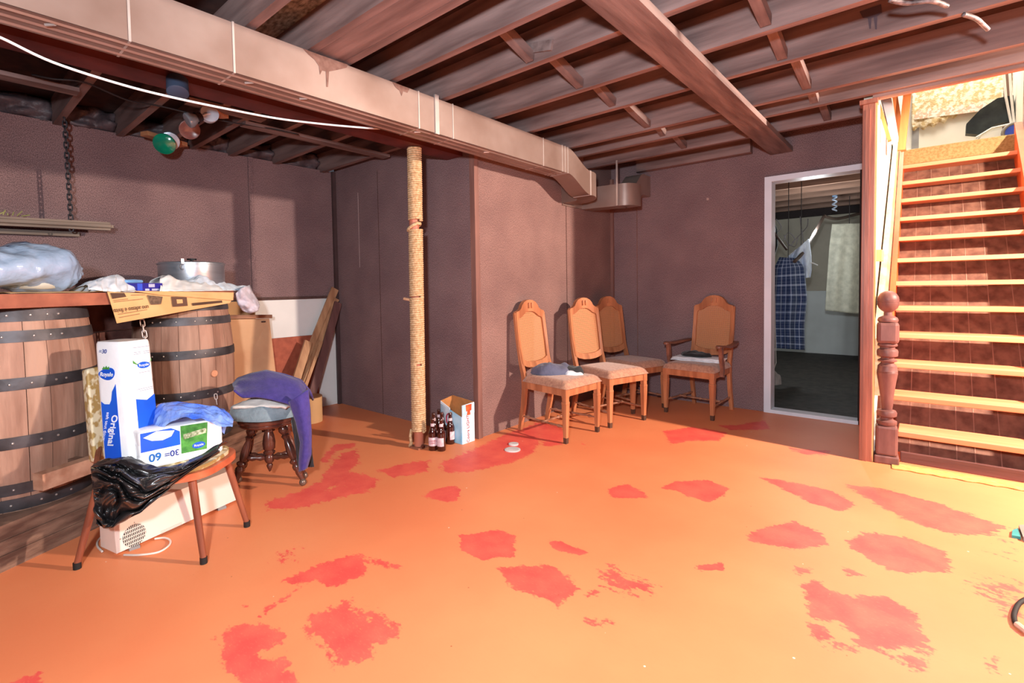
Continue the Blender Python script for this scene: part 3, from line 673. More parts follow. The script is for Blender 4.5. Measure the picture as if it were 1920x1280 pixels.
# ------------------------------------------------------------------ soft heaps
def heap(c, rx, ry, h, rot=0., seed=0., lump=.25, edge=.5, nu=40, nv=14, b=None, tilt=(0, 0)):
    b = b or MB(); c = Vector(c); ca, sa = math.cos(rot), math.sin(rot)
    def fn(u, v):
        a = u*2*PI; wob = 1+lump*.5*nz((math.cos(a)*1.5, math.sin(a)*1.5, seed), 1.)
        r = v; x = rx*r*math.cos(a)*wob; y = ry*r*math.sin(a)*wob
        z = h*(max(0, 1-r**3)**edge)*(1+lump*nz((x*9, y*9, seed), 1)+lump*.5*nz((x*25, y*25, seed+4), 1))+tilt[0]*x+tilt[1]*y
        return c+Vector((ca*x-sa*y, sa*x+ca*y, max(z, 0.0)))
    b.grid(fn, nu, nv); bmesh.ops.remove_doubles(b.bm, verts=b.bm.verts, dist=.0005); return b
def cloth(name, rgb, rough=.9, **k): return mat(name, rgb, rough, var=k.pop('var', .12), scale=k.pop('scale', 14), bump=k.pop('bump', .4), sheen=k.pop('sheen', .2), **k)
def closed(b, z):   # skirt down to a base so heaps have volume
    es = [e for e in b.bm.edges if e.is_boundary]
    if es:
        r = bmesh.ops.extrude_edge_only(b.bm, edges=es)
        for v in r['geom']:
            if isinstance(v, bmesh.types.BMVert): v.co.z = z
        bmesh.ops.holes_fill(b.bm, edges=[e for e in b.bm.edges if e.is_boundary])
    return b
# clothing on the nearest chair
b = heap((-2.20, 3.20, .458), .17, .11, .075, .6, 2., .3); jk = thing('folded_jacket', 'slate grey jacket with black lining dropped on the nearest cane chair seat', 'jacket', (-2.2, 3.2, .458))
b.obj('grey_body', cloth('slate_wool', (96, 98, 122)), jk, smooth=180)
b = heap((-2.07, 3.29, .458), .085, .075, .055, .4, 5., .4); b.obj('black_lining', cloth('black_fabric', (44, 46, 50)), jk, smooth=180)
b = heap((-2.03, 3.24, .456), .075, .035, .03, .9, 7., .6); b.obj('white_cuff', cloth('white_cotton', (232, 234, 244)), jk, smooth=180)
b = MB()
for q in range(3): b.grid(lambda u, v, q=q: Vector((-1.73+.42*u+.008*q, 4.40+.18*v+.01*nz((u*4, v*4, q), 1), .462+.011*q+.004*nz((u*6, v*6, q*3), 1))), 24, 10)
simple('folded_towel', b, cloth('white_towel', (240, 241, 246)), 'white towel folded flat across the seat of the armchair', 'towel', smooth=180, solid=.009)
b = heap((-1.55, 4.50, .497), .13, .07, .04, -.1, 11., .6); simple('black_garment', b, cloth('black_knit', (36, 36, 38)), 'small crumpled black garment lying on the folded white towel', 'clothing', smooth=180)

# ------------------------------------------------------------------ rope-wrapped pole
PB = Vector((-2.731, 2.278, 0)); PT = Vector((-2.722, 2.288, 2.13))
M_rope = mat('sisal_rope', (232, 200, 158), .85, rgb2=(196, 154, 110), scale=60, bump=.8, stretch=(1, 1, 1))
pole = thing('rope_wrapped_pole', 'round support pole wrapped top to bottom in pale rope', 'pole', PB)
b = MB(); b.lathe([(.034, .0), (.034, 2.13)], PB, 20); b.obj('steel_post', mat('terracotta_painted_steel', (196, 118, 94), .5), pole, smooth=40)
b = MB(); b.box(PB+Vector((-.05, -.05, 0)), PB+Vector((.05, .05, .012))); b.obj('foot_plate', mat('rusty_plate', (150, 96, 74), .7), pole)
def helix(z0, z1, r, pitch, r2):
    n = int((z1-z0)/pitch*20); pts = []
    for i in range(n):
        t = i/n; z = z0+(z1-z0)*t; a = 2*PI*(z-z0)/pitch; ax = PB.lerp(PT, z/2.13); rr = r+.0015*nz((z*9, 0, 0), 1)
        pts.append((ax.x+rr*math.cos(a), ax.y+rr*math.sin(a), z))
    return pts
for z0, z1 in ((.115, .60), (.60, 1.08), (1.08, 1.56), (1.62, 2.125)):
    b = MB(); b.tube(helix(z0, z1, .0445, .0152, .0082), .0084, 6); b.obj('rope_wrap', M_rope, pole, smooth=180)
b = MB(); b.tube([(PB.x+.045*math.cos(a), PB.y+.045*math.sin(a), 1.57+.025*math.sin(a*1.0+1)+.006*a/6) for a in np.linspace(0, 4*PI, 50)], .008, 6); b.obj('loose_rope_turn', M_rope, pole, smooth=180)
b = MB(); a_ = Vector((-.046, -.03, 0)); b.tube([PB+a_+Vector((0, 0, .13)), PB+a_*1.15+Vector((0, 0, .08)), PB+a_*1.1+Vector((0.005, 0, .03)), PB+a_*1.2+Vector((0, -.005, .004))], [.009, .011, .012, .014], 8); b.obj('rope_tail', M_rope, pole, smooth=180)
b = MB(); q = pl(757, 554, (.65, -.75, 0), PB.x*.65-PB.y*.75)
b.tube([Vector((PB.x, PB.y, 1.06))+Vector((-.03, -.02, 0)), Vector((PB.x, PB.y, 1.065))+Vector((-.068, -.055, .006))], .010, 10); b.obj('wooden_peg', wood('pale_dowel', (220, 176, 140), (190, 140, 104)), pole)

# ------------------------------------------------------------------ beer carton and bottles
bc = thing('beer_carton', 'torn white and blue beer bottle carton standing on the floor against the brown wall', 'carton', (-2.56, 2.6, 0), 0)
A = fz(858, 828); Bm = fz(870, 833); Cc = fz(905, 823)
M_cart = mat('printed_white_card', (226, 238, 248), .5, var=.02, scale=3, bump=.03)
M_carb = mat('printed_ice_blue', (140, 204, 236), .5, rgb2=(196, 228, 244), scale=8, bump=0)
M_kraft = mat('kraft_card', (196, 130, 76), .9, var=.08, scale=20)
Pf = Vector((-2.585, 2.555, 0)); ux = Vector((.42, .90, 0)).normalized()*.145; uy = Vector((-.90, .42, 0)).normalized()*.20
Pf = fz(867, 833); ux = (fz(893, 824)-Pf).normalized()*.125; uy = Vector((-ux.y, ux.x, 0)).normalized()*.225
if (Pf+ux+uy).y > 2.68 or (Pf+uy).y > 2.68:
    uy.y -= max((Pf+ux+uy).y, (Pf+uy).y)-2.68
def wallp(b, a, c, h0, h1, t=.004):
    d = (c-a).cross(Vector((0, 0, 1))).normalized()*t; b.hexa([a, c, c+d, a+d, a+Vector((0, 0, h0)), c+Vector((0, 0, h1)), c+d+Vector((0, 0, h1)), a+d+Vector((0, 0, h0))])
P0, P1, P2, P3 = Pf, Pf+ux, Pf+ux+uy, Pf+uy
b = MB(); wallp(b, P0, P1, .285, .29); b.obj('side_panel', M_cart, bc)
b = MB(); wallp(b, P3, P0, .27, .20); b.obj('front_panel', M_carb, bc)
b = MB(); wallp(b, P1, P2, .29, .31); wallp(b, P2, P3, .31, .29); b.hexa([P0, P1, P2, P3, P0+Vector((0, 0, .006)), P1+Vector((0, 0, .006)), P2+Vector((0, 0, .006)), P3+Vector((0, 0, .006))]); b.obj('inner_card', M_kraft, bc)
b = MB(); e_ = -uy.normalized()*.003; q = P3*.55+P0*.45; b.prism([P3+e_*0+Vector((0, 0, .13)), q+Vector((0, 0, .13)), q+Vector((0, 0, .25)), P3+Vector((0, 0, .29))], (P1-P0).normalized()*-.004); b.obj('torn_flap', M_cart, bc)
fr = frame(P0.lerp(P1, .5)+(P1-P0).cross(Vector((0, 0, 1))).normalized()*.006, Vector((0, 0, 1)), -(P1-P0))
nrm_s = (P1-P0).cross(Vector((0, 0, 1))).normalized()
fr = frame(P0.lerp(P1, .45)+nrm_s*.006+Vector((0, 0, .105)), Vector((0, 0, 1)), (P0-P1))
text('lettering', 'Coors LIGHT', fr, .036, mat('red_print', (176, 42, 58), .5), bc)
def spanel(b, a0, a1, z0, z1, off=.0055, taper=0.):
    p = lambda t, z: P0.lerp(P1, t)+nrm_s*off+Vector((0, 0, z))
    b.prism([p(a0, z0), p(a1, z0), p(a1-taper, z1), p(a0+taper, z1)], nrm_s*.0005)
b = MB(); spanel(b, 0, 1, .21, .285); b.obj('printed_panel', M_carb, bc)
b = MB(); spanel(b, .36, .66, .205, .235, .0065, 0.04); spanel(b, .30, .74, .235, .283, .0065, -.03); b.obj('printed_bottle', mat('amber_print', (222, 110, 60), .5, rgb2=(186, 70, 40), scale=30), bc)
nf = (P0-P3).cross(Vector((0, 0, 1))).normalized()
b = MB(); c_ = P3.lerp(P0, .42)+nf*.008+Vector((0, 0, .165)); X_ = (P0-P3).normalized()
b.tube([c_+X_*.028*math.cos(a/20*2*PI)+Vector((0, 0, .042*math.sin(a/20*2*PI))) for a in range(20)], .005, 6, closed=True); b.obj('printed_ring', mat('crimson_print', (204, 48, 84), .5), bc)
M_bot = mat('brown_bottle_glass', (70, 26, 18), .08, rgb2=(52, 18, 14), scale=3, bump=0, spec=.6, coat=.5)
M_lab = mat('bottle_paper_label', (226, 208, 212), .6, rgb2=(206, 170, 180), scale=40, bump=0)
def make_bottle():
    t = thing('beer_bottle', '', 'bottle')
    b = MB(); b.lathe([(0, 0), (.028, 0), (.0305, .004), (.0305, .118), (.029, .13), (.022, .146), (.0155, .165), (.0135, .19), (.0125, .212), (.0145, .214), (.0145, .219), (.0125, .221), (.0128, .228), (0, .228)], seg=20); b.obj('glass_body', M_bot, t, smooth=50, world=False)
    b = MB(); b.lathe([(.0309, .035), (.0309, .095)], seg=20, a0=0, a1=1.25*PI); b.obj('body_label', M_lab, t, smooth=60, world=False)
    b = MB(); b.lathe([(.0152, .170), (.0141, .190)], seg=20); b.obj('neck_label', M_lab, t, smooth=60, world=False)
    return t
bt = make_bottle()
for q, (px, py, rz, lb) in enumerate(((812, 846, 3.9, 'brown beer bottle with a pink paper label facing forward, frontmost left by the pole'), (828, 847, 2.2, 'brown beer bottle in the front row right of the pink labelled bottle'), (845, 834, 5.4, 'brown beer bottle nearest the carton, bare glass facing forward'), (814, 834, 4.6, 'brown beer bottle behind the pink labelled bottle, close to the pole'), (829, 833, 3.6, 'brown beer bottle in the middle of the back row'), (824, 826, 4.2, 'brown beer bottle at the very back between the pole and the carton'))):
    o = bt if q == 0 else copy_tree(bt); o.location = fz(px, py-3); o.rotation_euler = (0, 0, rz); o['label'] = lb; o['group'] = 'beer bottles by the pole'
    if q == 0:
        tx = o
        lbl = [c for c in o.children if c.name.startswith('body_label')][0]
nd_ = Vector((0, 0, 0))-Vector(bt.location); nd_.z = 0; nd_.normalize()
fr = frame(Vector(bt.location)+nd_*.0322+Vector((0, 0, .072)), Vector((-nd_.y, nd_.x, 0)), (0, 0, 1))
text('lettering', 'COORS', fr, .014, mat('red_print', (176, 42, 58), .5), bt); text('lettering', 'LIGHT', frame(Vector(bt.location)+nd_*.0322+Vector((0, 0, .056)), Vector((-nd_.y, nd_.x, 0)), (0, 0, 1)), .014, mat('red_print', (176, 42, 58), .5), bt)
b = MB(); q = fz(792, 838, .0); d_ = Vector((.5, -.2, 0)).normalized(); b.lathe([(0, 0), (.012, 0), (.013, .06), (.0, .062)], q+Vector((-.02, 0, .014)), 14, axis=d_); simple('bottle_neck_stub', b, M_bot, 'dark tube end lying on its side at the pole foot beside the bottles', 'bottle')
# discs on the floor
for (px, py, r, lb) in ((961, 843, .056, 'larger pale disc lying on the red floor patch'), (963, 833, .036, 'smaller pale disc overlapping the larger one on the red floor patch')):
    c = fz(px, py); b = MB(); b.lathe([(r, 0), (r, .004 if r > .04 else .008), (r*.8, .007 if r > .04 else .010), (0, .007 if r > .04 else .010)], c, 28); simple('pale_disc', b, mat('white_plastic_disc', (226, 222, 222), .4), lb, 'disc')
# ------------------------------------------------------------------ bar made of barrels
BO = Vector((-2.857, .154, 0)); BU = Vector((-.462, .887, 0)); BN = Vector((.887, .462, 0))
def BP(s, d, z): return BO+BU*s+BN*d+Vector((0, 0, z))
MBAR = Matrix(((BU.x, BN.x, 0, BO.x), (BU.y, BN.y, 0, BO.y), (0, 0, 1, 0), (0, 0, 0, 1)))
M_bartop = mat('varnished_bar_slab', (176, 108, 84), .35, rgb2=(140, 82, 66), scale=5, bump=.1, stretch=(.6, 2, 2))
M_barwood = mat('worn_plinth_wood', (144, 112, 94), .7, rgb2=(100, 72, 60), scale=8, bump=.3, stretch=(1, 1, 4))
b = MB(); b.box((-1.6, -.66, 1.085), (1.337, .0, 1.145), MBAR); bt_ = b.obj('bar_counter', M_bartop); tag(bt_, 'long reddish brown bar counter slab resting on the barrels', 'counter')
pb = thing('bar_plinth', 'low dark plank plinth the barrels stand on', 'plinth', BP(0, -.3, 0))
for q, (z0, z1, d) in enumerate(((0, .065, .004), (.066, .125, 0), (.126, .189, -.004))):
    b = MB(); b.box((-1.6, -.62, z0), (1.60, d, z1), MBAR); b.obj('plank', M_barwood, pb)
M_back = mat('dark_red_boards', (104, 66, 58), .7, rgb2=(78, 46, 42), scale=12, bump=.2)
bb = thing('bar_back_panel', 'dark red horizontal boards between the two barrels under the counter', 'panel', BP(.8, -.5, .19))
for z in (.192, .37, .55, .73, .91):
    b = MB(); b.box((-1.4, -.64, z), (1.5, -.615, z+.172), MBAR); b.obj('board', M_back, bb)
M_stave = mat('oak_staves', (188, 146, 126), .65, rgb2=(148, 108, 90), scale=7, bump=.25, stretch=(2.4, 2.4, .35))
nt = M_stave.node_tree; N = nt.nodes; L = nt.links; bs = N['Principled BSDF']; cr = [n for n in N if n.type == 'VALTORGB'][0]
a_ = N.new('ShaderNodeAttribute'); a_.attribute_name = 'stave'; mx = N.new('ShaderNodeMix'); mx.data_type = 'RGBA'; mx.blend_type = 'MULTIPLY'; mx.inputs[0].default_value = 1
L.new(cr.outputs[0], mx.inputs[6]); L.new(a_.outputs['Color'], mx.inputs[7]); L.new(mx.outputs[2], bs.inputs['Base Color'])
M_hoop = mat('black_iron_hoop', (92, 88, 92), .5, rgb2=(62, 58, 60), scale=9, bump=.15, metal=.4)
M_rivet = mat('bright_rivet', (206, 200, 196), .35, metal=.7)
def barrel(c, R, label, a_seed):
    zb, zt = .19, 1.083; zm = (zb+zt)/2; hf = (zt-zb)/2
    t = thing('oak_barrel', label, 'barrel', (c.x, c.y, zb), 0, 'barrels under the bar counter')
    rad = lambda z: R*(1-.13*((z-zm)/hf)**2)
    b = MB(); ns = 20; cols = []; rnd = random.Random(a_seed)
    ang = [0.]
    for q in range(ns): ang.append(ang[-1]+rnd.uniform(.75, 1.25))
    ang = [x/ang[-1]*2*PI for x in ang]
    zs = [zb+(zt-zb)*i/14 for i in range(15)]
    for q in range(ns):
        a0, a1 = ang[q]+.004, ang[q+1]-.004; col = rnd.uniform(.80, 1.0); warm = rnd.uniform(.96, 1.02)
        cv = []
        for z in zs:
            r = rad(z); row = []
            for k_, a in enumerate((a0, a0, (a0+a1)/2, a1, a1)):
                rr = r-.006 if k_ in (0, 4) else r; row.append(b.bm.verts.new((c.x+rr*math.cos(a), c.y+rr*math.sin(a), z)))
            cv.append(row)
        for A_, B_ in zip(cv, cv[1:]):
            for k_ in range(4):
                f = b._q([A_[k_], A_[k_+1], B_[k_+1], B_[k_]]); cols.append((col*warm, col, col, 1))
    me = b.mesh('staves', M_stave); ca = me.attributes.new('stave', 'FLOAT_COLOR', 'FACE'); ca.data.foreach_set('color', np.array(cols, np.float32).ravel())
    o = bpy.data.objects.new('staves', me); COL.objects.link(o); o.parent = t; me.transform(parent_matrix(t).inverted())
    for z in (zb+.03, zt-.03):
        b = MB(); b.lathe([(0, z), (rad(z)-.02, z), (rad(z)-.02, z+.02), (0, z+.02)], (c.x, c.y, 0), 40); b.obj('head', M_stave, t)
    for z, hh in ((1.052, .055), (.960, .05), (.755, .052), (.50, .052), (.292, .05), (.222, .055)):
        b = MB(); b.lathe([(rad(z-hh/2)+.001, z-hh/2), (rad(z-hh/2)+.004, z-hh/2), (rad(z)+.005, z), (rad(z+hh/2)+.004, z+hh/2), (rad(z+hh/2)+.001, z+hh/2)], (c.x, c.y, 0), 64); hp = b.obj('hoop', M_hoop, t, smooth=50)
        base = math.atan2(-c.y, -c.x)
        for dq in (-.62, -.42, -.12, .18, .42, .60):
            a = base+dq+rnd.uniform(-.04, .04); b = MB(); rr = rad(z)+.004; b.lathe([(.006, 0), (.005, .002), (.003, .0045), (0, .005)], (c.x+rr*math.cos(a), c.y+rr*math.sin(a), z), 8, axis=(math.cos(a), math.sin(a), 0)); b.obj('rivet', M_rivet, hp)
    return t, rad
cL = BP(.29, -.305, 0); cR = BP(1.226, -.30, 0)
bl, _ = barrel(cL, .30, 'large oak barrel with iron hoops nearest the left edge of the picture', 3)
br, rd = barrel(cR, .29, 'oak barrel with iron hoops under the newspaper end of the counter', 9)
def on_barrel(px, py, c, r, lift=0.):
    d = ray(px, py); A_ = d[0]**2+d[1]**2; B_ = 2*(d[0]*(-c.x)+d[1]*(-c.y)); C_ = c.x**2+c.y**2-(r+lift)**2
    return Vector(CP+d*((-B_-math.sqrt(max(B_*B_-4*A_*C_, 0)))/(2*A_)))
p = on_barrel(401, 700, cR, .288); n_ = (p-cR); n_.z = 0; b = MB(); b.lathe([(0, -.006), (.022, -.006), (.022, .008), (.019, .011), (0, .011)], p, 18, axis=n_); b.obj('bung', wood('pale_bung_wood', (222, 158, 124), (200, 134, 100)), br, smooth=40)
M_chain = mat('pale_plastic_chain', (238, 222, 214), .4); M_chaind = mat('dark_iron_chain', (58, 54, 58), .5, metal=.5)
def chain(name, a, c, link, r, m, label):
    a = Vector(a); c = Vector(c); n = max(1, int((c-a).length/(link*.72))); t = thing(name, label, 'chain', a)
    d = (c-a).normalized(); u = d.cross(Vector((.3, .9, .1))).normalized(); v = d.cross(u)
    for i in range(n):
        m_ = a.lerp(c, (i+.5)/n); w_ = u if i % 2 else v
        b = MB(); b.tube([m_+d*(link/2-link*.22)*(1 if math.cos(q) > 0 else -1)*min(1, abs(math.cos(q))*3)+d*link*.22*math.cos(q)+w_*link*.24*math.sin(q) for q in [k*2*PI/12 for k in range(12)]], r, 5, closed=True); b.obj('link', m, t, smooth=60)
    return t
chain('plastic_chain', on_barrel(266, 600, cR, .27, .05), on_barrel(274, 642, cR, .27, .05), .045, .0035, M_chain, 'short pale chain hanging down between the newspaper and the paper packs')
chain('barrel_hook_chain', on_barrel(404, 738, cR, .286, .012), on_barrel(407, 758, cR, .286, .014), .035, .0035, M_chain, 'tiny pale hook chain on the right barrel above the blue bag')
# foot rail
q0 = pl(80, 905, BN, BN.dot(BO)+.10); s0 = (q0-BO).dot(BU)
b = MB(); b.box((s0, .045, q0.z-.035), (1.35, .10, q0.z+.035), MBAR)
simple('foot_rail', b, wood('pale_foot_rail', (206, 164, 138), (170, 124, 100), axis=0), 'pale foot rail board sticking out along the front of the left barrel', 'rail')
for s_ in (s0+.25, 1.1):
    pass
b = MB()
for s_ in (.31, 1.15): b.box((s_-.02, -.02, q0.z-.03), (s_+.02, .05, q0.z+.03), MBAR)
b.obj('bracket', M_barwood, bpy.data.objects['foot_rail'])

# ------------------------------------------------------------------ things on the counter
ZC = 1.146
def CT(px, py, d):    # point above the counter at bar depth d
    return pl(px, py, BN, BN.dot(BO)+d)
Mw = cloth('white_rag', (240, 245, 254), bump=.3)
pot = thing('aluminium_pot', 'round aluminium cooking pot with a dark lid knob at the back of the counter', 'pot', BP(1.05, -.38, ZC), 0)
pl_, pr_ = CT(309, 500, -.33), CT(405, 500, -.33); pc = (pl_+pr_)/2; pr = (pr_-pl_).length/2*.93; z0 = ZC+.002; z1 = CT(355, 494, -.33).z
Mal = mat('brushed_aluminium', (206, 212, 222), .32, var=.06, scale=4, metal=.85, stretch=(1, 1, 12), bump=.05)
b = MB(); b.lathe([(0, z0), (pr*.95, z0), (pr, z0+.015), (pr, z1-.01), (pr*1.03, z1-.008), (pr*1.03, z1), (pr*.98, z1)], (pc.x, pc.y, 0), 48); b.obj('pan_body', Mal, pot, smooth=40)
b = MB(); b.lathe([(pr*1.0, z1), (pr*.98, z1+.006), (pr*.6, z1+.012), (0, z1+.014)], (pc.x, pc.y, 0), 48); ld = b.obj('lid', Mal, pot, smooth=40)
b = MB(); b.lathe([(.01, z1+.012), (.01, z1+.022), (.03, z1+.024), (.03, z1+.034), (0, z1+.036)], (pc.x, pc.y, 0), 16); b.obj('lid_knob', mat('black_knob', (30, 30, 34), .3), ld)
hc = CT(328, 497, -.16); hc = Vector((pc.x, pc.y, z1))+(Vector((hc.x, hc.y, 0))-Vector((pc.x, pc.y, 0))).normalized()*pr*1.03
b = MB(); b.tube([hc+Vector((0, 0, -.012))+BU*.018*math.cos(a)+Vector((0, 0, -.018+.018*math.sin(a))) for a in np.linspace(0, 2*PI, 14)[:-1]], .0035, 6, closed=True); b.box(hc-Vector((.008, .008, .01)), hc+Vector((.008, .008, .022))); b.obj('latch_handle', mat('dull_steel', (170, 176, 186), .3, metal=.8), pot)
# blue box
bx = thing('blue_box', 'flat dark blue product box lying at the front edge of the counter', 'box', CT(285, 547, -.06), 0)
p0 = CT(257, 544, -.05); p1 = CT(305, 545, -.05); hz = .045; p0.z = p1.z = ZC+.004; dd = BN*-.11
b = MB(); b.hexa([p0, p1, p1+dd, p0+dd]+[q+Vector((0, 0, hz)) for q in (p0, p1, p1+dd, p0+dd)]); b.obj('box_body', mat('navy_card', (44, 38, 148), .45, var=.03), bx)
fr = lambda t, z: frame(p0.lerp(p1, t)+BN*.0008+Vector((0, 0, z)), (p1-p0), (0, 0, 1))
b = MB(); L_ = (p1-p0).length
for (x0_, x1_, z0_, z1_) in ((.44, .68, .022, .040), (.30, .46, .003, .014), (.56, .86, .003, .014)): b.box((x0_*L_-L_/2, z0_, 0), (x1_*L_-L_/2, z1_, .0008), fr(.5, 0))
b.obj('pale_label', mat('lavender_print', (206, 208, 236), .5), bx)
b = MB(); b.box((-.49*L_, .004, 0), (-.30*L_, .042, .0009), fr(.5, 0)); b.obj('bright_blue_patch', mat('bright_blue_print', (60, 90, 220), .5), bx)
b = MB(); c0 = CT(250, 523, -.12); c0.z = ZC+hz+.006; b.tube([c0-BU*.055, c0-BU*.045, c0, c0+BU*.045, c0+BU*.055], [.004, .014, .018, .014, .004], 14); b.obj
gl = b.obj('blue_sponge', cloth('light_blue_foam', (120, 172, 226), bump=.2)); gl.scale = (1, 1, .65); gl.location.z = ZC+hz+.003; tag(gl, 'light blue oblong sponge on top of the dark blue box', 'sponge')
# rags
def rag(name, top, bot, d0, d1, label, m=None, seed=1., amp=.02, nv=12, cat='cloth', fall=0.):
    # silhouette strip: top outline and bottom outline in the photographed view, spread in depth from d0 to d1
    m = m or Mw; b = MB(); n = 28
    def itp(P, u):
        x = P[0][0]+(P[-1][0]-P[0][0])*u
        for a, c in zip(P, P[1:]):
            if x <= c[0]+1e-6: t = (x-a[0])/max(c[0]-a[0], 1e-6); return (x, a[1]+(c[1]-a[1])*t)
        return P[-1]
    def fn(u, v):
        tp, bo = itp(top, u), itp(bot, u); d = d0+(d1-d0)*(1-v); 
        T = CT(tp[0], tp[1], (d0+d1)/2); Bq = CT(bo[0], bo[1], d1)
        if v < .5: k = v*2; z = ZC+.004; base = CT(bo[0], bo[1], d1); zz = base.z+(T.z-base.z)*math.sin(k*PI/2); P = base.lerp(T, k); P.z = zz
        else: k = (v-.5)*2; P = T.lerp(Vector((T.x, T.y, 0))-BN*(d1-d0)*.5*1, k); P = T-BN*(d1-d0)*.5*k; P.z = T.z+(ZC+.004-T.z)*(k**2)
        P = P+Vector((0, 0, amp*.6*nz((u*9, v*7, seed), 1)))*(1 if .02 < v < .98 else 0)+BN*amp*nz((u*11, v*5, seed+5), 1)
        P.z = max(P.z, ZC+.003) if not fall else P.z
        return P
    b.grid(fn, n*2, nv*2); return simple(name, b, m, label, cat, smooth=180, solid=.004)
rag('white_cloth', [(165, 533), (185, 524), (205, 519), (222, 516), (238, 526), (260, 541)], [(165, 541), (200, 547), (240, 548), (262, 549)], -.30, -.03, 'crumpled white cloth on the counter left of the dark blue box', seed=2.)
rag('white_paper_heap', [(300, 520), (308, 517), (318, 516), (330, 524), (360, 528), (400, 532), (436, 552)], [(300, 546), (340, 548), (400, 550), (436, 553)], -.28, -.02, 'bunched white paper along the front of the aluminium pot', m=mat('white_paper', (246, 246, 246), .6, var=.02, bump=.2), seed=7.)
rag('pale_blue_cloth', [(345, 532), (375, 516), (400, 522), (420, 529), (445, 536), (468, 538)], [(345, 536), (380, 540), (420, 546), (468, 558)], -.24, -.10, 'pale blue cloth draped over the right end of the counter', m=cloth('pale_blue_cloth', (214, 226, 240), bump=.3), seed=9.)
b = MB()
Pg = [[(440, 552), (446, 570), (455, 583), (470, 588)], [(452, 540), (462, 556), (472, 572), (484, 583)], [(468, 534), (474, 548), (482, 560), (487, 572)]]
def fn(u, v):
    i = u*2; a = int(min(i, 1)); k = i-a; j = v*3; c = int(min(j, 2)); l = j-c
    f = lambda r, q: Vector((*Pg[r][q], 0)); P = f(a, c)*(1-k)*(1-l)+f(a+1, c)*k*(1-l)+f(a, c+1)*(1-k)*l+f(a+1, c+1)*k*l
    return CT(P.x, P.y, -.10+.03*nz((u*5, v*5, 3), 1)+.05*math.sin(u*PI))
b.grid(fn, 14, 14); simple('hanging_rag', b, cloth('lilac_white_cloth', (214, 208, 222), bump=.3), 'whitish rag end hanging off the right end of the counter', 'cloth', smooth=180, solid=.004)
# newspaper sheets over the front edge
Mnp = mat('yellowed_newsprint', (228, 184, 130), .85, rgb2=(214, 168, 112), scale=6, bump=.05)
Mink = mat('newsprint_ink', (92, 68, 54), .85)
npp = thing('newspaper', 'yellowed newspaper page hanging upside down over the front edge of the counter', 'newspaper', CT(300, 575, .012))
def quadsheet(b, P, dep, n=10, w=.004, sd=0.):
    f = [Vector((*p, 0)) for p in P]
    b.grid(lambda u, v: CT(*(f[0]*(1-u)*(1-v)+f[1]*u*(1-v)+f[2]*u*v+f[3]*(1-u)*v)[:2], dep+w*nz((u*4, v*3, sd), 1)), n, n)
b = MB(); quadsheet(b, [(201, 547), (438, 556), (431, 568), (219, 606)], .012, 16); b.obj('front_sheet', Mnp, npp, solid=.0008)
b = MB(); quadsheet(b, [(245, 545), (438, 548), (437, 563), (300, 553)], .022, 12); b.obj('upper_fold', Mnp, npp, solid=.0008)
sh = npp.children[0]
def ink(P, dep=.0175, m=Mink, nm='printed_block', par=None, w=0.):
    b = MB(); quadsheet(b, P, dep, 2, 0); b.obj(nm, m, par or sh, solid=.0003)
ink([(207, 549), (233, 549), (237, 556), (211, 560)], .0185); ink([(276, 553), (305, 556), (302, 570), (283, 571)], .0185, mat('photo_print', (128, 104, 84), .85, rgb2=(88, 70, 58), scale=60)); ink([(321, 556), (350, 557), (352, 573), (324, 575)], .0185, mat('dark_ad_print', (110, 80, 66), .85)); ink([(360, 568), (416, 563), (417, 567), (361, 573)], .0185)
ink([(331, 561), (342, 561), (343, 568), (332, 569)], .0192, Mnp)
up = (CT(300, 560, 0)-CT(300, 580, 0)).normalized(); rt = (CT(320, 573, 0)-CT(300, 575.5, 0)).normalized()
text('headline', 'uno adesso è finito', frame(CT(247, 579, .0195), -rt, -up), .031, Mink, sh, sx=.82)
for q, (a, c) in enumerate((((214, 566), (268, 560)), ((213, 563), (240, 560)), ((222, 589), (276, 580)), ((224, 595), (262, 588)), ((246, 553), (272, 552)))):
    b = MB(); p_, q_ = CT(*a, .0188), CT(*c, .0188); b.beam(p_, q_, .0004, .004, (0, 0, 1)); b.obj('text_line', mat('faint_ink', (176, 136, 96), .9), sh)
b = MB(); quadsheet(b, [(110, 541), (160, 543), (262, 549), (205, 551)], -.002, 6); 
b.bm.free()
b = MB(); b.grid(lambda u, v: BP(.1+.75*u, -.02-.30*v, ZC+.002+.012*abs(nz((u*5, v*3, 2), 1))), 20, 8); simple('newspaper_underlay', b, Mnp, 'edge of a pale paper sheet lying flat between the plastic bag and the white cloth', 'paper', solid=.001)
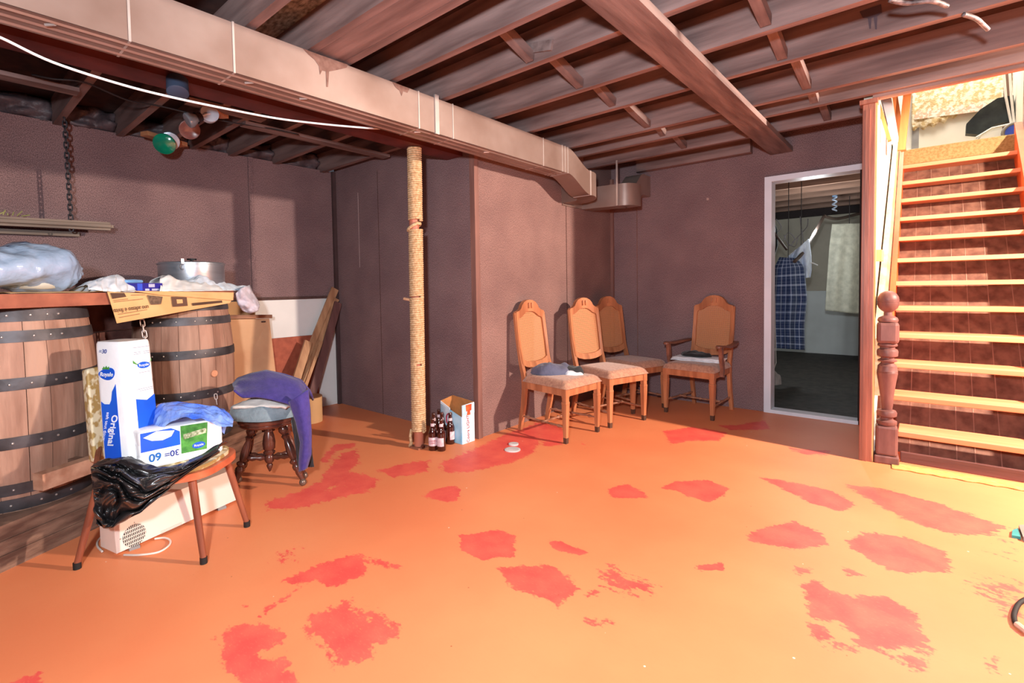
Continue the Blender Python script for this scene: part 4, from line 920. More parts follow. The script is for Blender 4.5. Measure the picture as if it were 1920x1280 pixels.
# grey-blue plastic bag
M_plas = mat('frosted_plastic', (172, 194, 222), .22, rgb2=(148, 172, 204), scale=6, bump=.5, bscale=7, bdist=.05, spec=.6, alpha=.92, coat=.3)
pbg = thing('plastic_bag', 'big frosted plastic bag with a rounded parcel inside, left end of the counter', 'bag', BP(.05, -.3, ZC))
sil_t = [(-60, 470), (0, 466), (12, 460), (50, 463), (96, 468), (120, 482), (148, 498)]; sil_b = [(-60, 541), (0, 541), (60, 541), (120, 540), (124, 538), (136, 528), (144, 518)]
def itp(P, u):
    x = u*(len(P)-1); i = int(min(x, len(P)-2)); k = x-i; return (P[i][0]+(P[i+1][0]-P[i][0])*k, P[i][1]+(P[i+1][1]-P[i][1])*k)
b = MB()
def bagf(u, v):
    a = v*2*PI; tx, bx2 = itp(sil_t, u), itp(sil_b, u); T, Bq = CT(*tx, -.25), CT(*bx2, -.25); Bq.z = max(Bq.z, ZC+.004); c = (T+Bq)/2; hh = (T-Bq).length/2
    wd = .16*math.sin(min(1, (1-u)*1.6+.12)*PI/2); P = c+Vector((0, 0, 1))*hh*math.cos(a)+BN*wd*math.sin(a)
    f = .010*math.sin(u*9+a*3+2*nz((u*3, a, 0), 1))+.012*nz((u*8, math.cos(a)*2, math.sin(a)*2), 1.5)
    P = P+(P-c).normalized()*f if u < .98 else P
    P.z = max(P.z, ZC+.003); return P
b.grid(bagf, 60, 40); b.obj('film', M_plas, pbg, smooth=180)
c0 = CT(70, 505, -.25)
b = MB(); b.lathe([(0, -.06), (.09, -.05), (.13, 0), (.09, .05), (0, .07)], Vector((c0.x, c0.y, ZC+.075)), 24); b.obj('white_parcel', mat('white_parcel', (246, 240, 226), .6), pbg, smooth=180)

# ------------------------------------------------------------------ behind the bar end: panels, lumber, bucket
tp = thing('tan_fibreboard', 'tall tan fibreboard panel leaning behind the right barrel', 'panel', (-4.3, 1.8, 0))
M_tan = mat('tan_fibreboard', (226, 182, 140), .7, rgb2=(206, 156, 118), scale=2.5, bump=.05)
a0, a1, a2, a3 = Vector((-4.25, 1.42, .004)), Vector((-4.25, 2.02, .004)), Vector((-4.19, 1.905, .925)), Vector((-4.19, 1.45, .94))
a1 = fz(530, 790); a1.x = -4.30; a1.y = 2.02; a0 = Vector((-4.36, 1.45, .004)); a3 = fx(423, 599, -4.22); a2 = fx(505, 597, -4.22); a1.z = .004
th = Vector((-.018, 0, 0)); b = MB(); b.hexa([a0, a1, a1+th, a0+th, a3, a2, a2+th, a3+th]); b.obj('panel_sheet', M_tan, tp)
b = MB(); b.beam(fx(420, 594, -4.205), fx(509, 593, -4.205), .03, .03); b.obj('top_batten', wood('dirty_batten', (176, 122, 92), (120, 80, 62), axis=1), tp)
b = MB(); q = fx(494, 603, -4.213); b.box(q-Vector((.001, .018, .006)), q+Vector((.002, .018, .006))); b.obj('stencil_mark', mat('stencil_ink', (90, 62, 52), .9), tp)
b = MB(); c1, c2 = fx(421, 566, -4.40), fx(478, 566, -4.40); b.box((-4.425, c1.y, .9), (-4.40, c2.y, c1.z)); simple('tan_board', b, mat('tan_ply', (224, 176, 124), .7, scale=3), 'small tan board standing behind the taller leaning panel, left of the white wall', 'board')
b = MB(); r1, r2 = fx(508, 635, -4.41), fx(612, 637, -4.41); b.box((-4.435, r1.y-.06, .01), (-4.41, 2.45, r1.z)); simple('red_brown_board', b, mat('red_brown_hardboard', (170, 86, 62), .6, rgb2=(150, 72, 52), scale=20), 'red brown board standing low against the white wall in the corner', 'board')
M_lum = wood('raw_lumber', (196, 150, 112), (156, 108, 78), axis=2); M_lumd = wood('dark_stained_lumber', (116, 78, 74), (90, 58, 56), axis=2)
LK = [0]
def lumber(t, bo, wd, th_, m, label):
    o_ = .03*LK[0]; LK[0] += 1
    T = fx(*t, -4.39+o_); d_ = fx(*bo, -4.30+o_)-T; Bq = T+d_*((T.z-.01)/-d_.z)
    b = MB(); b.beam(Bq, T, wd, th_, (1, 0, 0)); return simple('lumber_board', b, m, label, 'board', 'boards leaning in the corner')
lumber((628, 541), (560, 712), .075, .02, M_lum, 'longest pale board leaning in the corner, topmost tip')
lumber((631, 560), (569, 715), .05, .018, M_lum, 'narrow pale board just right of the longest leaning board')
lumber((634, 567), (592, 715), .075, .02, M_lumd, 'dark purple brown board at the right of the leaning lumber')
lumber((578, 640), (556, 710), .075, .02, M_lum, 'short pale board at the left of the leaning lumber')
lumber((602, 640), (575, 716), .03, .02, M_lum, 'thin splintered slat between the leaning boards')
bk = thing('tan_bucket', 'tan cylindrical bin on the floor in front of the leaning lumber', 'bin', (-4.02, 2.19, 0))
c = fz(576, 788); c = Vector((-4.02, 2.14, 0)); zt = .22
Mbk = mat('tan_metal_bin', (222, 184, 136), .45, var=.05, scale=3)
r_ = .105; b = MB(); b.lathe([(0, .002), (r_, .002), (r_, zt), (r_-.005, zt), (r_-.005, .01), (0, .01)], c, 36); b.obj('shell', Mbk, bk, smooth=40)
b = MB(); b.lathe([(r_-.006, zt-.004), (r_+.003, zt-.002), (r_+.003, zt+.004), (r_-.006, zt+.004)], c, 36); b.obj('rim', mat('brown_rim', (150, 108, 76), .4), bk, smooth=40)

# ------------------------------------------------------------------ piano stool with clothes
SC0 = at(503, 790, 2.90); SCx = Vector((SC0.x, SC0.y, 0)); M_mah = mat('dark_mahogany', (104, 58, 46), .25, rgb2=(64, 34, 28), scale=12, bump=.05, coat=.5, stretch=(1, 1, .3))
stl = thing('piano_stool', 'antique turned dark wood stool with claw feet holding a pile of clothes', 'stool', SCx)
b = MB(); b.lathe([(0, .355), (.10, .355), (.135, .36), (.158, .37), (.162, .378), (.156, .384), (.162, .39), (.164, .40), (.158, .408), (.13, .412), (0, .412)], SCx, 48); b.obj('seat', M_mah, stl, smooth=40)
b = MB(); b.lathe([(0, .075), (.006, .08), (.014, .10), (.018, .115), (.012, .125), (.022, .135), (.028, .15), (.028, .17), (.02, .18), (.030, .185), (.034, .195), (.024, .205), (.034, .215), (.036, .25), (.030, .29), (.022, .315), (.036, .32), (.038, .335), (.036, .355)], SCx, 24); b.obj('centre_column', M_mah, stl, smooth=50)
M_claw = mat('iron_claw_glass', (120, 100, 90), .3, metal=.4)
for q, (px, py) in enumerate(((447, 917), (562, 910), (None, None), (None, None))):
    if px: ft = fz(px, py)
    else: ft = SCx-(fz((447, 562)[q-2], (917, 910)[q-2])-SCx)
    d = (ft-SCx).normalized(); tp_ = SCx+d*.085+Vector((0, 0, .355)); bt2 = ft+Vector((0, 0, .03)); P = []; R = []
    for t, r in ((0, .02), (.04, .026), (.09, .030), (.13, .024), (.16, .017), (.19, .026), (.22, .02), (.26, .016), (.34, .022), (.45, .027), (.55, .024), (.60, .018), (.63, .030), (.66, .030), (.69, .020), (.73, .027), (.77, .027), (.80, .021), (.85, .022), (.93, .015), (1, .012)):
        P.append(tp_.lerp(bt2, t)+d*(.02*t*t)); R.append(r*.92)
    b = MB(); b.tube(P, R, 16); lg = b.obj('leg', M_mah, stl, smooth=50)
    b = MB(); b.lathe([(0, .0), (.011, .003), (.019, .012), (.021, .021), (.018, .032), (.010, .042), (0, .044)], ft+d*.02, 14); b.obj('claw_foot', M_claw, lg, smooth=60)
    b = MB(); m1 = SCx+Vector((0, 0, .16)); m2 = P[10]; b.tube([m1.lerp(m2, t) for t in (0, .2, .35, .5, .65, .8, 1)], [.008, .012, .018, .012, .018, .013, .007], 10); b.obj('brace', M_mah, stl, smooth=60)
zS = .413
b = closed(heap(SCx+Vector((-.012, -.012, zS)), .205, .15, .09, .7, 3., .22, edge=.3), zS); simple('grey_trousers', b, cloth('grey_blue_denim', (134, 150, 160)), 'grey blue trousers folded at the bottom of the pile on the stool', 'trousers', smooth=180)
b = MB()
def shf(u, v):
    P = SCx+Vector((0, 0, zS+.096)); a = (u-.5)*.30+.01; c_ = (v-.5)*.25; rt_ = Vector((.756, .654, 0)); fw = Vector((-.655, .755, 0))
    e = min(1, 3.2*min(u, 1-u, v, 1-v)); return P+rt_*a+fw*c_+Vector((0, 0, -.02+.028*e+.008*nz((u*6, v*6, 1), 1)-.02*max(0, u-.8)*5*.4))
b.grid(shf, 24, 18); simple('white_shirt', b, cloth('cream_shirt', (240, 230, 222)), 'cream shirt layered between the grey trousers and the purple sweater', 'shirt', smooth=180, solid=.014)
M_swe = cloth('purple_fleece', (70, 58, 134), bump=.25, rgb2=(60, 50, 122), scale=40)
swt = thing('purple_sweater', 'purple fleece sweater draped over the clothes pile and hanging down the right of the stool', 'sweater', SCx+Vector((0, 0, .15)))
rt_ = Vector((.756, .654, 0)); fw = Vector((-.655, .755, 0))
b = MB()
top = [(437, 720), (446, 709), (470, 701), (497, 695), (530, 702), (560, 712), (573, 728)]; bot = [(439, 731), (455, 745), (480, 744), (510, 748), (540, 758), (560, 775), (575, 780)]
def swf(u, v):
    a, c_ = itp(top, u), itp(bot, u); d0_ = 2.90
    T = at(a[0], a[1], 2.98); F_ = at(c_[0], c_[1], 2.74)
    k = v; P = F_.lerp(T, k); P.z = F_.z+(T.z-F_.z)*math.sin(k*PI/2); return P+Vector((0, 0, .008*nz((u*5, v*4, 2), 1)))
b.grid(swf, 40, 20)
top2 = top
b.grid(lambda u, v: (lambda T: Vector((T.x, T.y, 0))+fw*.12*v+Vector((0, 0, T.z-.10*v*v)))(at(*itp(top, u), 2.98)), 40, 6)
b.obj('body', M_swe, swt, smooth=180, solid=.012)
b = MB(); le = [(543, 752), (556, 790), (565, 830), (562, 868), (563, 884)]; re_ = [(577, 730), (580, 770), (582, 810), (582, 850), (574, 876)]
def slv(u, v):
    a, c_ = itp(le, v), itp(re_, v); x = a[0]+(c_[0]-a[0])*u; y = a[1]+(c_[1]-a[1])*u; return at(x, y, 2.74+.05*v-.03*math.sin(u*PI)+.006*nz((u*3, v*8, 4), 1))
b.grid(slv, 14, 40); b.obj('hanging_sleeve', M_swe, swt, smooth=180, solid=.018)
b = MB(); b.grid(lambda u, v: at(545+30*u+(14*v), 775+100*v, 2.86+.01*nz((u*4, v*6, 9), 1)), 10, 20); simple('black_garment', b, cloth('black_jersey', (44, 42, 46)), 'black garment hanging behind the purple sweater sleeve', 'clothing', smooth=180, solid=.01)

# ------------------------------------------------------------------ side chair with paper packs
Fd = Vector((.75, .66, 0)); Ld = Vector((-.66, .75, 0)); cs = Vector((-2.565, .685, 0))
def CP_(f, l, z): return cs+Fd*f+Ld*l+Vector((0, 0, z))
M_sw = wood('red_teak', (206, 112, 76), (176, 86, 58), axis=0, rough=.35); M_leg = wood('dark_teak_leg', (150, 84, 60), (118, 62, 46), axis=2, rough=.35)
M_flor = mat('floral_vinyl', (240, 230, 196), .5, rgb2=(186, 156, 98), scale=24, bump=.05, detail=2, sharp=.04)
sc = thing('padded_side_chair', 'teak side chair with floral padding carrying the paper packs', 'chair', cs)
b = MB(); n = 40; pts = []
for i in range(n):
    a = 2*PI*i/n; cx, sx = math.cos(a), math.sin(a); e = 2/3.2; pts.append(CP_(.255*abs(cx)**e*(1 if cx > 0 else -1), .205*abs(sx)**e*(1 if sx > 0 else -1), .352))
b.prism(pts, (0, 0, .03)); b.obj('seat_board', M_sw, sc, smooth=40)
b = MB(); ptsb = [p.lerp(CP_(0, 0, p.z), .10)+Vector((0, 0, .03)) for p in pts]; b.prism(ptsb, (0, 0, .016)); b.obj('seat_pad', M_flor, sc, smooth=40)
feet = [Vector((-2.635, .365, 0)), Vector((-2.271, .718, 0)), Vector((-2.465, .985, 0)), Vector((-2.83, .625, 0))]
feet = [fz(145, 1066), fz(382, 1056), fz(463, 987), Vector((-2.83, .625, 0))]
for q, ft in enumerate(feet):
    tp_ = ft.lerp(Vector((cs.x, cs.y, 0)), .26); tp_.z = .355; b = MB(); b.tube([tp_, ft+Vector((0, 0, .02))], [.0165, .0125], 14); lg = b.obj('leg', M_leg, sc, smooth=50)
    b = MB(); d = (ft-tp_).normalized(); b.tube([ft+Vector((0, 0, .028))-d*.0, ft+Vector((0, 0, .001))], [.0145, .0145], 14); b.obj('rubber_tip', mat('black_rubber', (34, 30, 30), .7), lg, smooth=50)
q0_, q1_ = at(152, 694, 2.27), at(166, 868, 2.27)
dr = Vector((q1_.x-q0_.x, q1_.y-q0_.y, q1_.z-q0_.z)); upb = (q0_-q1_)
tb = (at(200, 866, 2.15)-q1_); tb.z = 0
b = MB(); ww = (at(200, 868, 2.16)-at(166, 868, 2.27)).normalized()*.07; bkw = Ld*.36
base = [q1_, q1_+ww, q1_+ww+bkw, q1_+bkw]; b.hexa(base+[p_+upb for p_ in base]); 
bmesh.ops.bevel(b.bm, geom=list(b.bm.edges), offset=.014, segments=3, affect='EDGES', profile=.6)
b.obj('back_pad', M_flor, sc, smooth=60)
b = MB(); 
for l in (-.12, .12): b.tube([CP_(-.235, l, .36), q1_+Ld*(.18+l)+ww*.3+Vector((0, 0, .08))], .012, 8)
b.obj('back_bracket', M_leg, sc)
zS2 = .40
# tall pack of paper rolls
M_pack = mat('white_poly_wrap', (246, 247, 250), .28, var=.015, scale=4, bump=.25, bscale=9, bdist=.02, coat=.2)
M_blue = mat('royal_blue_print', (32, 96, 214), .3, rgb2=(24, 82, 200), scale=5, bump=.2, bscale=9)
M_text = mat('white_print', (244, 247, 255), .4); M_nblue = mat('navy_print', (30, 52, 140), .4); M_green = mat('green_print', (84, 160, 70), .5, rgb2=(50, 120, 50), scale=40)
pk = thing('paper_roll_pack', 'tall white and blue pack of toilet rolls leaning back on the side chair', 'package')
P0 = fz(252, 884, zS2+.0); PA = fz(190, 880, zS2+.0); PB_ = fz(308, 862, zS2)
eA = (PA-P0); eB = (PB_-P0); eA.z = eB.z = 0
tA = at(231, 641, 2.17); upv = tA-P0
pk.location = P0
eB = eB.normalized()*min(eB.length, .25); eA = eA.normalized()*max(eA.length, .12)
b = MB(); N1, N2, N3 = 2, 2, 4
def roundbox(b, o, x, y, z, r=.03, seg=4, cyl=None):
    cr_ = [(0, 0), (1, 0), (1, 1), (0, 1)]; lx, ly = x.length, y.length; loop = []
    for i, (u, v) in enumerate(cr_):
        for k in range(seg+1):
            a = PI+PI/2*i+PI/2*k/seg; uu = (r if u == 0 else lx-r)+r*math.cos(a); vv = (r if v == 0 else ly-r)+r*math.sin(a)
            loop.append(o+x.normalized()*uu+y.normalized()*vv)
    rows = []
    for t, s_ in ((0, .94), (.02, .98), (.06, 1), (.33, 1), (.345, .992), (.36, 1), (.64, 1), (.655, .992), (.67, 1), (.94, 1), (.98, .985), (1, .94)):
        c_ = o+x/2+y/2; rows.append([b.bm.verts.new(c_+(p-c_)*s_+z*t) for p in loop])
    n = len(loop)
    for A_, B_ in zip(rows, rows[1:]):
        for k in range(n): b._q([A_[k], A_[(k+1) % n], B_[(k+1) % n], B_[k]])
    b._q(rows[0][::-1]); b._q(rows[-1])
roundbox(b, P0, eB, eA, upv, .03); b.obj('wrapped_rolls', M_pack, pk, smooth=50)
def facepanel(o, x, z, nrm, pts, m, nm, par, off=.0015, th_=.0008):
    b = MB(); b.prism([o+x*u+z*v+nrm*off for u, v in pts], nrm*th_); return b.obj(nm, m, par)
nB = eB.cross(upv).normalized(); nB = nB if nB.dot(Vector((0, 0, H))-P0) > 0 else -nB
nA = upv.cross(eA).normalized(); nA = nA if nA.dot(Vector((0, 0, H))-P0) > 0 else -nA
facepanel(P0, eA, upv, nA, [(.34, .05), (.84, .05), (.84, .52), (.74, .50), (.58, .50), (.52, .53), (.47, .60), (.34, .66)], M_blue, 'blue_side_print', pk)
facepanel(P0, eB, upv, nB, [(.24, .02), (.88, .02), (.88, .54), (.6, .505), (.24, .53)], M_blue, 'blue_front_print', pk)
def mtx(o, x, z, u, v, n, off=.003, rot=0):
    f = frame(o+x*u+z*v+n*off, x, z); 
    return f @ Matrix.Rotation(rot, 4, 'Z')
XA_ = -eA
oA = P0+eA
text('lettering', 'Original', mtx(oA, XA_, upv, .45, .30, nA, rot=-PI/2), .040, M_text, pk, bold=.0008)
text('lettering', 'soft tout doux', mtx(oA, XA_, upv, .26, .33, nA, rot=-PI/2), .02, M_text, pk)
b = MB(); Mx = mtx(oA, XA_, upv, .40, .74, nA, .0015); b.prism([Mx @ Vector((.042*math.cos(a), .026*math.sin(a)+.004*math.sin(2*a), 0)) for a in np.linspace(0, 2*PI, 24)[:-1]], nA*.0008); b.obj('logo_oval', M_blue, pk)
text('lettering', 'Royale', mtx(oA, XA_, upv, .40, .735, nA, .0028), .025, M_text, pk, bold=.0006)
b = MB(); Mx = mtx(oA, XA_, upv, .40, .785, nA, .0025); b.prism([Mx @ Vector(p) for p in ((-.02, -.005, 0), (-.013, .008, 0), (-.006, .002, 0), (0, .011, 0), (.006, .002, 0), (.014, .008, 0), (.02, -.005, 0))], nA*.0005); b.obj('green_crown', M_green, pk)
text('lettering', '=30', mtx(oA, XA_, upv, .34, .92, nA), .026, M_nblue, pk)
b = MB(); Mx = mtx(P0, eB, upv, .60, .79, nB, .0018); b.prism([Mx @ Vector((.03*math.cos(a), .015*math.sin(a), 0)) for a in np.linspace(0, 2*PI, 20)[:-1]], nB*.0008); b.obj('logo_oval', M_blue, pk)
text('lettering', 'Royale', mtx(P0, eB, upv, .60, .79, nB, .003), .018, M_text, pk)
facepanel(P0, eB, upv, nB, [(.25, .815), (.46, .79), (.46, .80), (.36, .81), (.25, .84)], M_green, 'grass_print', pk); facepanel(P0, eB, upv, nB, [(.74, .79), (.88, .815), (.88, .84), (.85, .81), (.74, .80)], M_green, 'grass_print', pk)
Mfine = mat('grey_fine_print', (150, 156, 180), .5)
for v, u0, u1 in ((.90, .30, .54), (.885, .30, .53), (.90, .64, .84), (.885, .64, .84), (.94, .26, .86), (.73, .42, .80), (.60, .3, .84), (.585, .4, .84)): facepanel(P0, eB, upv, nB, [(u0, v), (u1, v), (u1, v+.004), (u0, v+.004)], Mfine, 'fine_print', pk)
# lying pack, front
pk2 = thing('lying_roll_pack', 'opened roll pack lying with upside down print in front of the tall pack', 'package')
Q0 = fz(262, 884, zS2); Q1 = fz(420, 846, zS2); ex = (Q1-Q0); ex.z = 0; ey = Vector((-ex.y, ex.x, 0)).normalized()*.13; ey = ey if ey.dot(Fd) < 1 and ey.dot(Vector((-1, .2, 0))) > 0 else -ey
hz = at(255, 800, 2.08).z-zS2; hz = max(.10, min(.16, hz)); ez = Vector((0, 0, hz)); pk2.location = Q0
b = MB(); roundbox(b, Q0, ex, ey, ez, .02); b.obj('wrapped_rolls', M_pack, pk2, smooth=50)
nQ = ex.cross(ez).normalized(); nQ = nQ if nQ.dot(Vector((0, 0, H))-Q0) > 0 else -nQ
def qp(pts, m, nm, off=.0015): return facepanel(Q0, ex, ez, nQ, pts, m, nm, pk2, off)
qp([(.02, .48), (.46, .48), (.46, .85), (.36, .98), (.02, .98)], M_blue, 'blue_print')
qp([(.05, .86), (.14, .74), (.26, .70), (.36, .76), (.40, .90), (.2, .97)], M_text, 'white_flourish', .0025)
qp([(.47, .22), (.78, .20), (.80, .95), (.47, .98)], M_green, 'meadow_print')
qp([(.50, .60), (.78, .66), (.78, .80), (.50, .74)], mat('pale_caption', (220, 224, 190), .5, rgb2=(110, 130, 80), scale=90), 'caption_strip', .0025)
b = MB(); Mx = mtx(Q0, ex, ez, .68, .36, nQ, .003); b.prism([Mx @ Vector((.026*math.cos(a), .014*math.sin(a), 0)) for a in np.linspace(0, 2*PI, 20)[:-1]], nQ*.0008); b.obj('logo_oval', M_blue, pk2)
text('lettering', 'Royale', mtx(Q0, ex, ez, .68, .36, nQ, .0045), .014, M_text, pk2)
text('lettering', '30=', mtx(Q0, ex, ez, .36, .30, nQ, .003, PI), .036, M_nblue, pk2, bold=.0004); text('lettering', '60', mtx(Q0, ex, ez, .17, .30, nQ, .003, PI), .046, mat('mid_blue_print', (40, 110, 190), .4), pk2, bold=.001)
# crumpled blue plastic crown of the opened pack
M_film = mat('blue_clear_film', (46, 98, 226), .15, rgb2=(150, 182, 246), scale=7, bump=.6, bscale=12, bdist=.05, alpha=.88, coat=.5, detail=2)
top = [(283, 800), (286, 772), (300, 757), (330, 752), (370, 757), (400, 762), (420, 766), (438, 786)]; bot = [(284, 815), (300, 806), (320, 790), (350, 782), (375, 785), (392, 790), (412, 800), (436, 800)]
b = MB(); Dq = float(AX[2] @ (np.array(Q0+ex*.5)-CP))
def ff(u, v):
    a, c_ = itp(top, u), itp(bot, u); T = at(a[0], a[1], Dq+.06); F_ = at(c_[0], c_[1], Dq-.035); P = F_.lerp(T, v); P.z = F_.z+(T.z-F_.z)*math.sin(v*PI/2)
    return P+Vector((0, 0, .012*nz((u*9, v*7, 3), 1)))+nQ*.012*nz((u*12, v*8, 8), 1)
b.grid(ff, 50, 24)
b.grid(lambda u, v: (lambda T: Vector((T.x, T.y, T.z-.09*v*v))-nQ*.12*v)(at(*itp(top, u), Dq+.06)), 50, 8)
b.obj('torn_film', M_film, pk2, smooth=180)
# black bin bag over the seat side
M_bag = mat('black_bin_bag', (52, 49, 50), .27, rgb2=(26, 24, 26), scale=5, bump=.35, bscale=14, bdist=.02, spec=.8, coat=.4, detail=2)
T_ = [(170, 876), (198, 872), (222, 868), (250, 880), (280, 890), (330, 882), (372, 862), (410, 838)]; B_ = [(180, 984), (196, 990), (212, 988), (235, 976), (262, 962), (306, 925), (352, 886), (412, 848)]
b = MB()
def bg(u, v):
    a, c_ = itp(T_, u), itp(B_, u); x, y = a[0]+(c_[0]-a[0])*v, a[1]+(c_[1]-a[1])*v
    d0_ = 1.99+.10*max(0, u-.45)-.0; d_ = d0_-.075*math.sin(min(1, v*1.05)*PI)*math.sin(min(1, u*1.3+.05)*PI)**.7+.05*v*0
    lo = nz((u*2.2, v*2.2, 4), 1); s_ = v*3.6-u*2.2+1.6*lo; f1 = abs(math.sin(PI*s_)); f2 = abs(math.sin(PI*(v*7.5+u*3.5+1.9*nz((u*4, v*4, 11), 1)))); k = .35+.65*min(1, (1-u)*2)
    w2 = nz((u*9, v*6, 5), 1)
    return at(x+5*w2*(v > .05), y+5*nz((u*7, v*5, 9), 1)*(v > .05), d_+k*(.045*(1-f1)**1.5-.02*f1+.018*(1-f2)))
b.grid(bg, 130, 80)
bag = simple('black_bin_bag', b, M_bag, 'crumpled shiny black bin bag slumping over the near side of the padded chair', 'bag', smooth=180, solid=.002)
b = MB(); 
b.grid(lambda u, v: (lambda P: P+Vector((0, 0, .012*nz((u*9, v*9, 3), 1))))(at(*itp(T_, u), 1.99+.10*max(0, u-.45))-Vector((0, 0, .0))+Vector((-.655, .755, 0))*.07*v+Vector((0, 0, .012*math.sin(v*PI)))), 60, 8)
b.obj('top_fold', M_bag, bag, smooth=180, solid=.002)

# ------------------------------------------------------------------ white baseboard heater and cord
ht = thing('white_heater', 'long white metal heater with a round grille lying on the floor under the padded chair', 'heater', (-2.72, .77, 0))
M_ht = mat('cream_enamel', (238, 220, 208), .35, var=.03, scale=2)
h0, h1 = fz(219, 1043), fz(443, 941); hl = fz(189, 1029); dx = (h1-h0); pz = (hl-h0); lp = Vector((-dx.y, dx.x, 0)).normalized()*pz.length
lp = lp if lp.dot(pz) > 0 else -lp; pz.z = 0; e = pz
HZ = Vector((0, 0, .175)); b = MB(); g = Vector((0, 0, .012))
b.hexa([h0+g, h1+g, h1+e+g, h0+e+g, h0+HZ+e*.15, h1+HZ+e*.15, h1+e+HZ, h0+e+HZ]); b.obj('housing', M_ht, ht)
nH = dx.cross(HZ+e*.15).normalized(); nH = nH if nH.dot(Vector((0, 0, H))-h0) > 0 else -nH
fc_ = lambda px, py, off=.0: pl(px, py, nH, nH.dot(h0+g)+off)
gc = fc_(252, 1003); X_ = dx.normalized(); Z_ = nH.cross(X_); Z_ = Z_ if Z_.z > 0 else -Z_
b = MB(); b.prism([gc+nH*.0006+X_*.048*math.cos(a)+Z_*.048*math.sin(a) for a in np.linspace(0, 2*PI, 32)[:-1]], nH*.0006); gr = b.obj('grille_opening', mat('dark_grille_hole', (40, 34, 32), .8), ht)
b = MB()
for i in range(-6, 7):
    w_ = math.sqrt(max(0, .048**2-(i*.0072)**2))
    for (dA, dB) in ((X_, Z_),): b.beam(gc+nH*.0024+dA*i*.0072-dB*w_, gc+nH*.0024+dA*i*.0072+dB*w_, .0026, .0012, tuple(nH))
for i in range(-2, 3):
    w_ = math.sqrt(max(0, .048**2-(i*.016)**2)); b.beam(gc+nH*.0026+Z_*i*.016-X_*w_, gc+nH*.0026+Z_*i*.016+X_*w_, .003, .0014, tuple(nH))
b.obj('grille_wires', M_ht, ht)
for i in range(5):
    b = MB(); o_ = fc_(322, 992, .0006)+Z_*(.012-i*.006); b.beam(o_-X_*.05, o_+X_*.05, .0006, .0018, tuple(nH)); b.obj('vent_slot', mat('slot_shadow', (150, 120, 108), .8), ht)
for px, py in ((226, 1010), (253, 979), (252, 1025)):
    b = MB(); b.lathe([(.004, 0), (.003, .002), (0, .0025)], fc_(px, py), 8, axis=nH); b.obj('screw', M_rivet, ht)
for s_ in (.12, .85):
    b = MB(); p_ = h0+dx*s_; b.box(p_-Vector((.012, .02, 0)), p_+Vector((.012, .02, .012))); b.obj('foot', mat('grey_foot', (150, 150, 150), .5), ht)
b = MB(); P = [fz(*p, .006) for p in ((232, 1040), (262, 1040), (296, 1035), (316, 1023), (319, 1013), (308, 1008), (290, 1010))]
def smooth_path(P, n=8):
    out = []
    for i in range(len(P)-1):
        p0, p1, p2, p3 = P[max(i-1, 0)], P[i], P[i+1], P[min(i+2, len(P)-1)]
        for k in range(n):
            t = k/n; out.append(.5*((2*p1)+(p2-p0)*t+(2*p0-5*p1+4*p2-p3)*t*t+(3*p1-p0-3*p2+p3)*t**3))
    return out+[P[-1]]
b.tube(smooth_path(P), .0045, 8); b.obj('power_cord', mat('white_cable', (240, 226, 214), .4), ht, smooth=180)
b = MB(); b.tube(smooth_path([fz(*p, .006) for p in ((192, 1034), (183, 1024), (183, 1014), (190, 1006))]), .0045, 8); b.obj('power_cord', mat('white_cable', (240, 226, 214), .4), ht, smooth=180)

# ------------------------------------------------------------------ hanging shelf, chain, wires, spot lamps
M_rail = wood('grey_brown_rail', (140, 122, 108), (104, 88, 78), axis=1)
b = MB(); a_, c_ = fx(-120, 408, -4.2), fx(212, 425, -4.2); b.beam(a_, c_, .07, .055); 
bmesh.ops.bevel(b.bm, geom=list(b.bm.edges), offset=.018, segments=3, affect='EDGES'); simple('hanging_rail', b, M_rail, 'grey brown wooden rail hanging from a chain in front of the bar wall', 'rail')
b = MB(); a_, c_ = fx(-120, 428, -4.395), fx(148, 440, -4.395); b.beam(a_, c_, .05, .03); simple('wall_ledge', b, M_rail, 'thin wooden ledge fixed to the wall just below the hanging rail', 'ledge')
b = MB(); c0 = fx(10, 403, -4.2)
for q in range(7): b.tube([c0+Vector((0, .02*q-.05, 0)), c0+Vector((.01*math.sin(q*2), .02*q-.03+.02*math.cos(q), .012+.01*(q % 3)))], .003, 5)
simple('dried_sprig', b, mat('dried_leaf', (170, 170, 110), .8, rgb2=(120, 124, 70)), 'small dried green sprig lying on the hanging rail at the left edge', 'plant')
chain('iron_chain', fx(120, 208, -4.2), fx(134, 432, -4.2), .045, .0045, M_chaind, 'thin dark chain hanging from the ceiling to the wooden rail')
Mcab = mat('bright_white_cable', (252, 252, 255), .4, bump=0)
P = [fz(x, y, z) for x, y, z in ((-60, 50, 2.03), (0, 70, 2.03), (100, 117, 2.0), (230, 159, 1.98), (330, 184, 1.98), (430, 205, 1.99), (520, 222, 2.01), (610, 233, 2.03), (690, 240, 2.045), (712, 241, 2.128))]
b = MB(); b.tube(smooth_path(P, 6), .0052, 8); simple('white_cable', b, Mcab, 'long white cable slung across the upper left below the duct', 'cable', smooth=180)
Mdk = mat('black_cable', (38, 30, 32), .6)
P = [fz(x, y, z) for x, y, z in ((60, 140, 2.262), (100, 148, 2.25), (160, 155, 2.262), (240, 188, 2.245), (305, 200, 2.262), (410, 225, 2.25), (500, 240, 2.262), (560, 252, 2.25))]
b = MB(); b.tube(smooth_path(P, 6), .005, 6); simple('black_cable', b, Mdk, 'dark cable looping along the undersides of the joists over the bar', 'cable', smooth=180)
M_chr = mat('pale_blue_enamel', (196, 208, 222), .3, rgb2=(170, 184, 200), scale=5, metal=.2)
